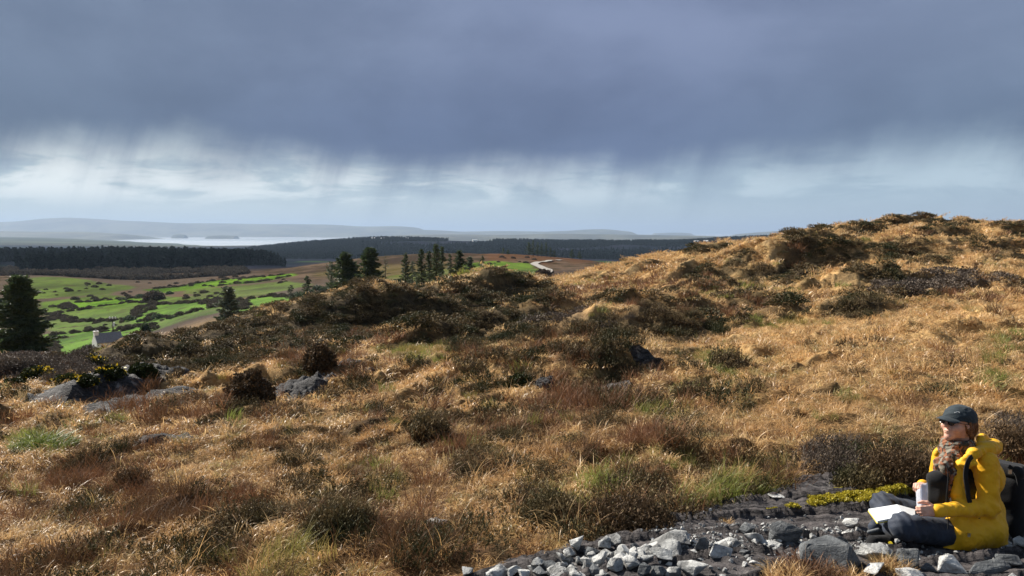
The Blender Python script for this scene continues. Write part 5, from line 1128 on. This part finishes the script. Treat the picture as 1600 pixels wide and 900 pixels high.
def wr_j(C):
    w = .0055 * ridged(C, 11, 3) * .6 + .0035 * ridged(C, 27, 5) * .6 - .003
    el = np.exp(-(np.linalg.norm(C - elN, axis=1) / .10) ** 2); w += el * .006 * np.sin((C - elN) @ np.array([60., 20, 75.])); 
    sl = np.exp(-(np.linalg.norm(C - (elN + wrN) / 2, axis=1) / .13) ** 2); w += sl * .0045 * np.sin((C @ np.array([70., 10, 34.])) + 3 * n3(C, 8, 9))
    return w - .001
J = SDF()
J.ell(Qp(1521, 742, .025), AT, (.130, .182, .155), .04); J.ell(Qp(1524, 795, .015), AT, (.135, .170, .16), .06); J.ell(Qp(1522, 838, -.005), AT, (.160, .190, .090), .06)
J.cap(Qp(1512, 712, .03), Qp(1520, 740, .03), .10, .13, .05)
J.chain([shN, elN, wrN + (elN - wrN) * .04], [.073, .060, .041], .025); J.chain([shF, elF, wrF + (elF - wrF) * .08], [.068, .053, .038], .025)
J.chain([Qp(1506, 852, -.17), Qp(1482, 859, -.21), Qp(1460, 862, -.22)], [.028, .020, .012], .03)
J.cap(Qp(1540, 826, -.10), Qp(1500, 834, -.15), .125, .118, .05)
# open front: a slot down the breastbone
cf = Qp(1497, 772, -.06); J.box(Qp(1468, 790, -.07), AT, (.085, .032, .24), .02, .012, True)
J.chain([Qp(1498, 724, -.150), Qp(1497, 770, -.165), Qp(1499, 838, -.19)], [.030, .036, .040], .03)
jacket = J.mesh('jacket', .006, M_JACKET, person, wr_j)
H = SDF()   # fallen hood and storm collar
H.chain([Qp(1500, 724, -.19), Qp(1522, 708, -.17), Qp(1543, 702, -.10), Qp(1553, 698, .02), Qp(1546, 692, .13)], [.014, .030, .042, .044, .03], .03)
H.chain([Qp(1531, 698, -.08), Qp(1532, 686, -.03), Qp(1536, 684, .05), Qp(1530, 690, .12)], [.020, .016, .020, .018], .03)
H.chain([Qp(1494, 722, -.16), Qp(1510, 727, -.20), Qp(1524, 724, -.21)], [.010, .016, .014], .03)
H.chain([Qp(1484, 694, .10), Qp(1473, 700, .12), Qp(1463, 708, .13)], [.012, .018, .02], .02)
H.mesh('hood', .005, M_JACKET, jacket, lambda C: .006 * ridged(C, 16, 12) + .003 * n3(C, 30, 4) - .003)
# cuffs, pocket and zip pull
c_ = SDF(); dN = (elN - wrN) / np.linalg.norm(elN - wrN); c_.cap(wrN + dN * .006, wrN + dN * .03, .041, .043, .002); c_.mesh('cuff', .005, M_JACKET, jacket)
c_ = SDF(); dF = (elF - wrF) / np.linalg.norm(elF - wrF); c_.cap(wrF + dF * .010, wrF + dF * .03, .036, .038, .002); c_.mesh('cuff', .005, M_JACKET, jacket)
mb = MB(); a = Vector(Qp(1511, 833, -.205)); b = Vector(Qp(1547, 841, -.205)); a = Vector(Qp(1511, 833, -.262)); mb.tube([a, (a + b) / 2 + Vector((0, -.012, 0)), b], .0035, 6); mb.build('pocket_seam', M_JACKET, jacket)
mb = MB(); mb.tube([Qp(1480 + 1.5 * math.sin(k_), 728 + k_ * 11, -.19 - .006 * k_) for k_ in range(10)], .0035, 6); mb.build('zip', M_BLACK, jacket)
mb = MB(); mb.box((-.007, -.004, -.011), (.007, .004, .011), Matrix.Translation(Vector(Qp(1514, 836, -.268)))); mb.build('zip_pull', M_STEEL, jacket)
TR = SDF(); TR.chain([hipN, knN, anN + (knN - anN) * .10], [.098, .080, .052], .03); TR.chain([hipF, knF, anF + (knF - anF) * .10], [.098, .076, .052], .03); TR.ell(Qp(1516, 842, .0), AT, (.135, .17, .07), .05)
def wr_t(C):
    kn = np.exp(-(np.linalg.norm(C - knN, axis=1) / .12) ** 2) + np.exp(-(np.linalg.norm(C - knF, axis=1) / .12) ** 2)
    return .006 * ridged(C, 11, 21) * .6 + .004 * n3(C, 24, 23) + kn * .007 * np.sin(C @ np.array([95., -30, 45.]) + 2.5 * n3(C, 9, 6)) - .002
TR.mesh('trousers', .006, M_NAVY, person, wr_t)
JU = SDF(); JU.ell(Qp(1512, 750, .01), AT, (.112, .13, .15), .03); JU.ell(Qp(1512, 800, .0), AT, (.118, .13, .13), .05); JU.mesh('jumper', .007, M_BLACK, person, lambda C: .004 * ridged(C, 14, 31))
S_ = SDF()
ring = [hp(-.02 + .080 * math.cos(a), .080 * math.sin(a), -.160 - .018 * math.cos(a)) for a in np.linspace(0, 2 * math.pi, 13)]
S_.chain(ring, [.029 + .006 * math.sin(i * 2.3) for i in range(13)], .02); ring = [hp(-.01 + .07 * math.cos(a), .07 * math.sin(a), -.118 - .01 * math.cos(a)) for a in np.linspace(0, 2 * math.pi, 13)]; S_.chain(ring, [.022] * 13, .02)
S_.chain([Qp(1486, 712, -.10), Qp(1479, 726, -.13), Qp(1476, 748, -.13)], [.032, .038, .026], .025); S_.chain([Qp(1480, 712, -.02), Qp(1468, 724, -.05), Qp(1463, 738, -.04)], [.032, .032, .018], .02); S_.chain([Qp(1496, 716, -.12), Qp(1486, 737, -.14), Qp(1482, 765, -.13), Qp(1480, 790, -.12)], [.030, .030, .022, .012], .02)
S_.mesh('scarf', .005, M_SCARF, person, lambda C: .007 * ridged(C, 24, 41) + .003 * n3(C, 55, 43) - .003)
HR = SDF(); HR.ell(hp(-.035, 0, .01), AH, (.088, .083, .085), .02); HR.chain([hp(-.075, .03, -.02), hp(-.07, .035, -.075)], [.035, .024], .03); HR.chain([hp(.0, .074, .035), hp(-.015, .080, -.01), hp(-.03, .076, -.05)], [.012, .015, .018], .01); HR.chain([hp(-.08, -.03, -.03), hp(-.06, -.04, -.10)], [.04, .025], .03); HR.plane(hp(0, 0, .055), AH[2] * -1 + AH[0] * .0)
# keep the hair below the cap line only
HR.mesh('hair', .0045, M_HAIR, person, lambda C: .004 * np.sin(C @ np.array([300., 120., 60.]) + 4 * n3(C, 14, 3)))
CP_ = SDF(); CP_.ell(hp(-.012, 0, .042), AH, (.112, .089, .088), .01); CP_.plane(hp(0, 0, .030), AH[2] * 1. + AH[0] * -.10)
CP_.mesh('cap', .0042, M_CAP, person, lambda C: .0022 * ridged(C, 26, 51) - .001)
cap_o = bpy.data.objects['cap']
V = []; n1_, n2_ = 13, 9      # curved peak
for k_, th in enumerate((.0, .0035)):
    for i in range(n1_):
        a = (i / (n1_ - 1) * 2 - 1) * 1.15
        for j in range(n2_):
            r_ = j / (n2_ - 1); f_ = (.082 + r_ * .078 * math.cos(a * .82)); s_ = .083 * math.sin(a) * (1 - .10 * r_); u_ = .050 - .016 * r_ ** 1.3 - .022 * (s_ / .083) ** 2 + th
            V.append(hp(f_ * math.cos(a * .55) if True else f_, s_, u_))
N_ = n1_ * n2_; F = []
for i in range(n1_ - 1):
    for j in range(n2_ - 1):
        q = i * n2_ + j; F += [(q, q + 1, q + n2_ + 1, q + n2_), (N_ + q, N_ + q + n2_, N_ + q + n2_ + 1, N_ + q + 1)]
    F += [(i * n2_ + n2_ - 1, N_ + i * n2_ + n2_ - 1, N_ + (i + 1) * n2_ + n2_ - 1, (i + 1) * n2_ + n2_ - 1)]
mesh_obj('peak', V, F, M_CAP, cap_o, True)
mb = MB(); pts = []
for q in np.linspace(0, 1, 7):
    az_ = .75 - .35 * q; el_ = .55 + .05 * math.sin(q * 5); pts.append(hp(-.012 + .1135 * math.cos(el_) * math.cos(az_), .0905 * math.cos(el_) * math.sin(az_), .042 + .0895 * math.sin(el_)))
mb.tube(pts, .0018, 5); mb.build('logo', M_LOGO, cap_o)
mb = MB()
for s_ in (-1, 1):
    mb.tube([hp(.104 - .006 * abs(math.cos(a)), s_ * .033 + .023 * math.cos(a), .018 + .017 * math.sin(a)) for a in np.linspace(0, 2 * math.pi, 21)], .0022, 6)
    mb.tube([hp(.098, s_ * .056, .024), hp(.06, s_ * .074, .022), hp(-.01, s_ * .081, .016)], .0022, 6)
mb.tube([hp(.108, -.011, .021), hp(.110, 0, .024), hp(.108, .011, .021)], .002, 6); gl = mb.build('glasses', M_FRAME, person)
for s_ in (-1, 1):
    V = [hp(.103, s_ * .033, .018)] + [hp(.102 - .005 * abs(math.cos(a)), s_ * .033 + .0215 * math.cos(a), .018 + .0155 * math.sin(a)) for a in np.linspace(0, 2 * math.pi, 20, endpoint=False)]
    V += [v - FHt * .0012 for v in V]; F = [(0, 1 + i, 1 + (i + 1) % 20) for i in range(20)] + [(21, 22 + (i + 1) % 20, 22 + i) for i in range(20)] + [(1 + i, 22 + i, 22 + (i + 1) % 20, 1 + (i + 1) % 20) for i in range(20)]
    mesh_obj('lens', V, F, M_LENS, gl)
# boots: shaft, foot and sole
def boot(an, toe, m_, up):
    d_ = (toe - an) / np.linalg.norm(toe - an); u_ = up - d_ * (up @ d_); u_ /= np.linalg.norm(u_); s_ = np.cross(d_, u_)
    b_ = SDF(); b_.chain([an - d_ * .045 - u_ * .005, an + d_ * .05, toe - d_ * .03], [.042, .044, .038], .02); b_.cap(an, an + u_ * .06, .045, .048, .02); o = b_.mesh('boot', .005, m_, person, lambda C: .003 * n3(C, 30, 61))
    so = SDF(); so.box((an + toe) / 2 - u_ * .040, np.stack([d_, s_, u_]), (np.linalg.norm(toe - an) / 2 + .055, .042, .011), .010); s2 = so.mesh('sole', .005, M_SOLE, o); return o, d_, u_, s_
bt, d_, u_, s_ = boot(anF, Qp(1357, 846, -.17), M_BLACK, np.array([.15, .35, .9]))
mb = MB(); c0 = Vector(Qp(1392, 850, -.205)); mb.tube([c0, c0 + Vector((-.02, -.012, 0)) * .2], .017, 16); mb.build('sole_mark', M_YEL, bt)
boot(anN, Qp(1364, 822, -.04), M_NAVY, np.array([-.5, -.1, .8]))

# ------------------------------------------------------------------ what the person carries
AB = np.stack([-FT, ST, UP]); bc_ = Qp(1566, 779, .15); bp = empty('backpack', (bc_[0], bc_[1], bc_[2] - .28)); tag(bp, 'black backpack worn on the back of the seated person, its base on the stones', 'backpack')
off = -np.array([bc_[0], bc_[1], bc_[2] - .28])
def bp_mesh(s, name, par=bp, **k):
    o = s.mesh(name, .007, M_BLACK, None, lambda C: .007 * n3(C, 8, 71) + .003 * n3(C, 19, 73))
    o.parent = par; o.matrix_parent_inverse = Matrix.Identity(4); o.data.transform(Matrix.Translation(off)); return o
k_ = SDF(); k_.box(bc_ + UP * -.03, AB, (.090, .145, .240), .085, .02); bp_mesh(k_, 'body')
k_ = SDF(); k_.box(bc_ + UP * .205 + AB[0] * .0, AB, (.082, .130, .050), .048, .02); bp_mesh(k_, 'lid')
k_ = SDF(); k_.box(bc_ + UP * -.09 + AB[0] * .085, AB, (.035, .100, .13), .034, .02); bp_mesh(k_, 'front_pocket')
def strap(pts, wd, name, m_=M_BLACK, par=bp):
    pts = [np.array(p) for p in pts]; V = []
    # Catmull-Rom through the points
    C = []
    for i in range(len(pts) - 1):
        p0 = pts[max(i - 1, 0)]; p1 = pts[i]; p2 = pts[i + 1]; p3 = pts[min(i + 2, len(pts) - 1)]
        for q in np.linspace(0, 1, 6, endpoint=False): C.append(.5 * (2 * p1 + (p2 - p0) * q + (2 * p0 - 5 * p1 + 4 * p2 - p3) * q * q + (3 * p1 - p0 - 3 * p2 + p3) * q ** 3))
    C.append(pts[-1]); C = np.array(C); T3 = np.gradient(C, axis=0); T3 /= np.linalg.norm(T3, axis=1)[:, None]
    W = np.cross(T3, np.array([-.1, -.95, .2])); W /= np.linalg.norm(W, axis=1)[:, None]; N = np.cross(W, T3)
    for c, w_, n_ in zip(C, W, N):
        for a, b in ((-1, -1), (1, -1), (1, 1), (-1, 1)): V.append(c + w_ * a * wd + n_ * b * .004)
    F = [(i * 4 + k, i * 4 + (k + 1) % 4, (i + 1) * 4 + (k + 1) % 4, (i + 1) * 4 + k) for i in range(len(C) - 1) for k in range(4)] + [(3, 2, 1, 0), tuple(len(V) - 4 + k for k in range(4))]
    o = mesh_obj(name, np.array(V) + (off if par is bp else 0), F, m_, par); return o
strap([Qp(1551, 716, .02), Qp(1535, 707, -.10), Qp(1516, 716, -.215), Qp(1509, 738, -.235), Qp(1511, 762, -.232), Qp(1517, 790, -.225), Qp(1532, 812, -.19)], .013, 'shoulder_strap')
strap([Qp(1576, 728, .03), Qp(1588, 740, .02), Qp(1594, 765, .02), Qp(1597, 787, .04)], .012, 'loose_strap')
mb = MB(); mb.box((-.010, -.005, -.014), (.010, .005, .014), Matrix.Translation(Vector(Qp(1578, 737, .005) + off))); mb.build('buckle', M_STEEL, bp)
# black padded bag in front of the chest
k_ = SDF(); cb = Qp(1464, 766, -.12); k_.box(cb, AT, (.045, .060, .105), .04, .02); k_.ell(cb + UP * .085, AT, (.045, .058, .045), .03)
o = k_.mesh('chest_bag', .006, M_BLACK, None, lambda C: .007 * n3(C, 11, 81)); o.data.transform(Matrix.Translation(-Vector(cb))); o.location = cb; tag(o, 'black padded bag standing against the chest of the seated person', 'bag')
# plastic sleeve held in both hands
m, t = mat("clear_plastic"); P = t.node('ShaderNodeTexCoord').outputs['Object']; g_ = t.node('ShaderNodeBsdfPrincipled'); g_.inputs['Base Color'].default_value = (.78, .80, .86, 1); g_.inputs['Roughness'].default_value = .18
b_ = t.node('ShaderNodeBump'); b_.inputs['Distance'].default_value = .004; t.l.new(t.noise(P, 40., 4, .6), b_.inputs['Height']); t.l.new(b_.outputs[0], g_.inputs['Normal'])
tr = t.node('ShaderNodeBsdfTransparent'); tr.inputs[0].default_value = (.9, .92, .97, 1); mx = t.node('ShaderNodeMixShader'); mx.inputs[0].default_value = .5; t.l.new(tr.outputs[0], mx.inputs[1]); t.l.new(g_.outputs[0], mx.inputs[2]); t.l.new(mx.outputs[0], t.out.inputs[0]); M_PLAS = m
def sheet(corners, n=10, th=.0012, wob=.004, sd_=0):
    a, b, c, d_ = [np.array(q) for q in corners]; V = []; nn = np.cross(b - a, d_ - a); nn /= np.linalg.norm(nn)
    for k in (0, 1):
        for i in range(n + 1):
            for j in range(n + 1):
                u, v = i / n, j / n; p = a * (1 - u) * (1 - v) + b * u * (1 - v) + c * u * v + d_ * (1 - u) * v; V.append(p + nn * (k * th + wob * math.sin(u * 5 + v * 3 + sd_)))
    N2 = (n + 1) ** 2; F = []
    for i in range(n):
        for j in range(n):
            q = i * (n + 1) + j; F += [(q, q + 1, q + n + 2, q + n + 1), (N2 + q, N2 + q + n + 1, N2 + q + n + 2, N2 + q + 1)]
    for i in range(n):
        for a1, a2 in ((i * (n + 1), (i + 1) * (n + 1)), ((i + 1) * (n + 1) + n, i * (n + 1) + n), (i + 1, i), (n * (n + 1) + i, n * (n + 1) + i + 1)): F.append((a1, a2, N2 + a2, N2 + a1))
    return V, F
mb = MB(); mb.add(*sheet([Qp(1438, 757, -.20), Qp(1449, 754, -.19), Qp(1452, 806, -.25), Qp(1440, 808, -.26)])); mb.add(*sheet([Qp(1430, 768, -.15), Qp(1439.5, 762, -.198), Qp(1440, 807, -.258), Qp(1434, 803, -.20)], sd_=2)); sl = mb.build('plastic_sleeve', M_PLAS, None, True)
tag(sl, 'folded translucent plastic sleeve held upright between the two hands', 'plastic sleeve')
# open notebook on the lap
m, t = mat("paper"); princ(t, (.80, .84, .86, 1), .7, .2, t.noise(wpos(t), 30., 3), .002); M_PAPER = m
A_, B_, C_, D_ = Qp(1357, 795, .0), Qp(1401, 788, .05), Qp(1412, 806, -.12), Qp(1371, 814, -.17); E1, F1 = Qp(1430, 796, .07), Qp(1430, 806, -.06)
nb = empty('notebook', (A_ + C_) / 2); tag(nb, 'open notebook with blank white pages and a yellow cover lying on the crossed legs', 'notebook'); no = -(A_ + C_) / 2
def prism(c4, lo_, hi_, par, name, m_):
    n_ = np.cross(c4[1] - c4[0], c4[3] - c4[0]); n_ /= np.linalg.norm(n_); n_ = n_ if n_[2] > 0 else -n_; V = [p + n_ * k + no for k in (lo_, hi_) for p in c4]
    o = mesh_obj(name, V, [(0,3,2,1),(4,5,6,7),(0,1,5,4),(1,2,6,5),(2,3,7,6),(3,0,4,7)], m_, par); bv = o.modifiers.new('b', 'BEVEL'); bv.width = .0015; bv.segments = 2; return o
prism([A_, B_, C_, D_], -.014, 0, nb, 'pages', M_PAPER); prism([B_, E1, F1, C_], -.006, .001, nb, 'pages', M_PAPER)
g_ = lambda p, c, k=1.035: c + (p - c) * k
cc = (A_ + B_ + C_ + D_) / 4; prism([g_(p, cc) for p in (A_, B_, C_, D_)], -.019, -.0142, nb, 'cover', M_YEL)
cc = (B_ + E1 + F1 + C_) / 4; prism([g_(p, cc) for p in (B_, E1, F1, C_)], -.011, -.0062, nb, 'cover', M_YEL)
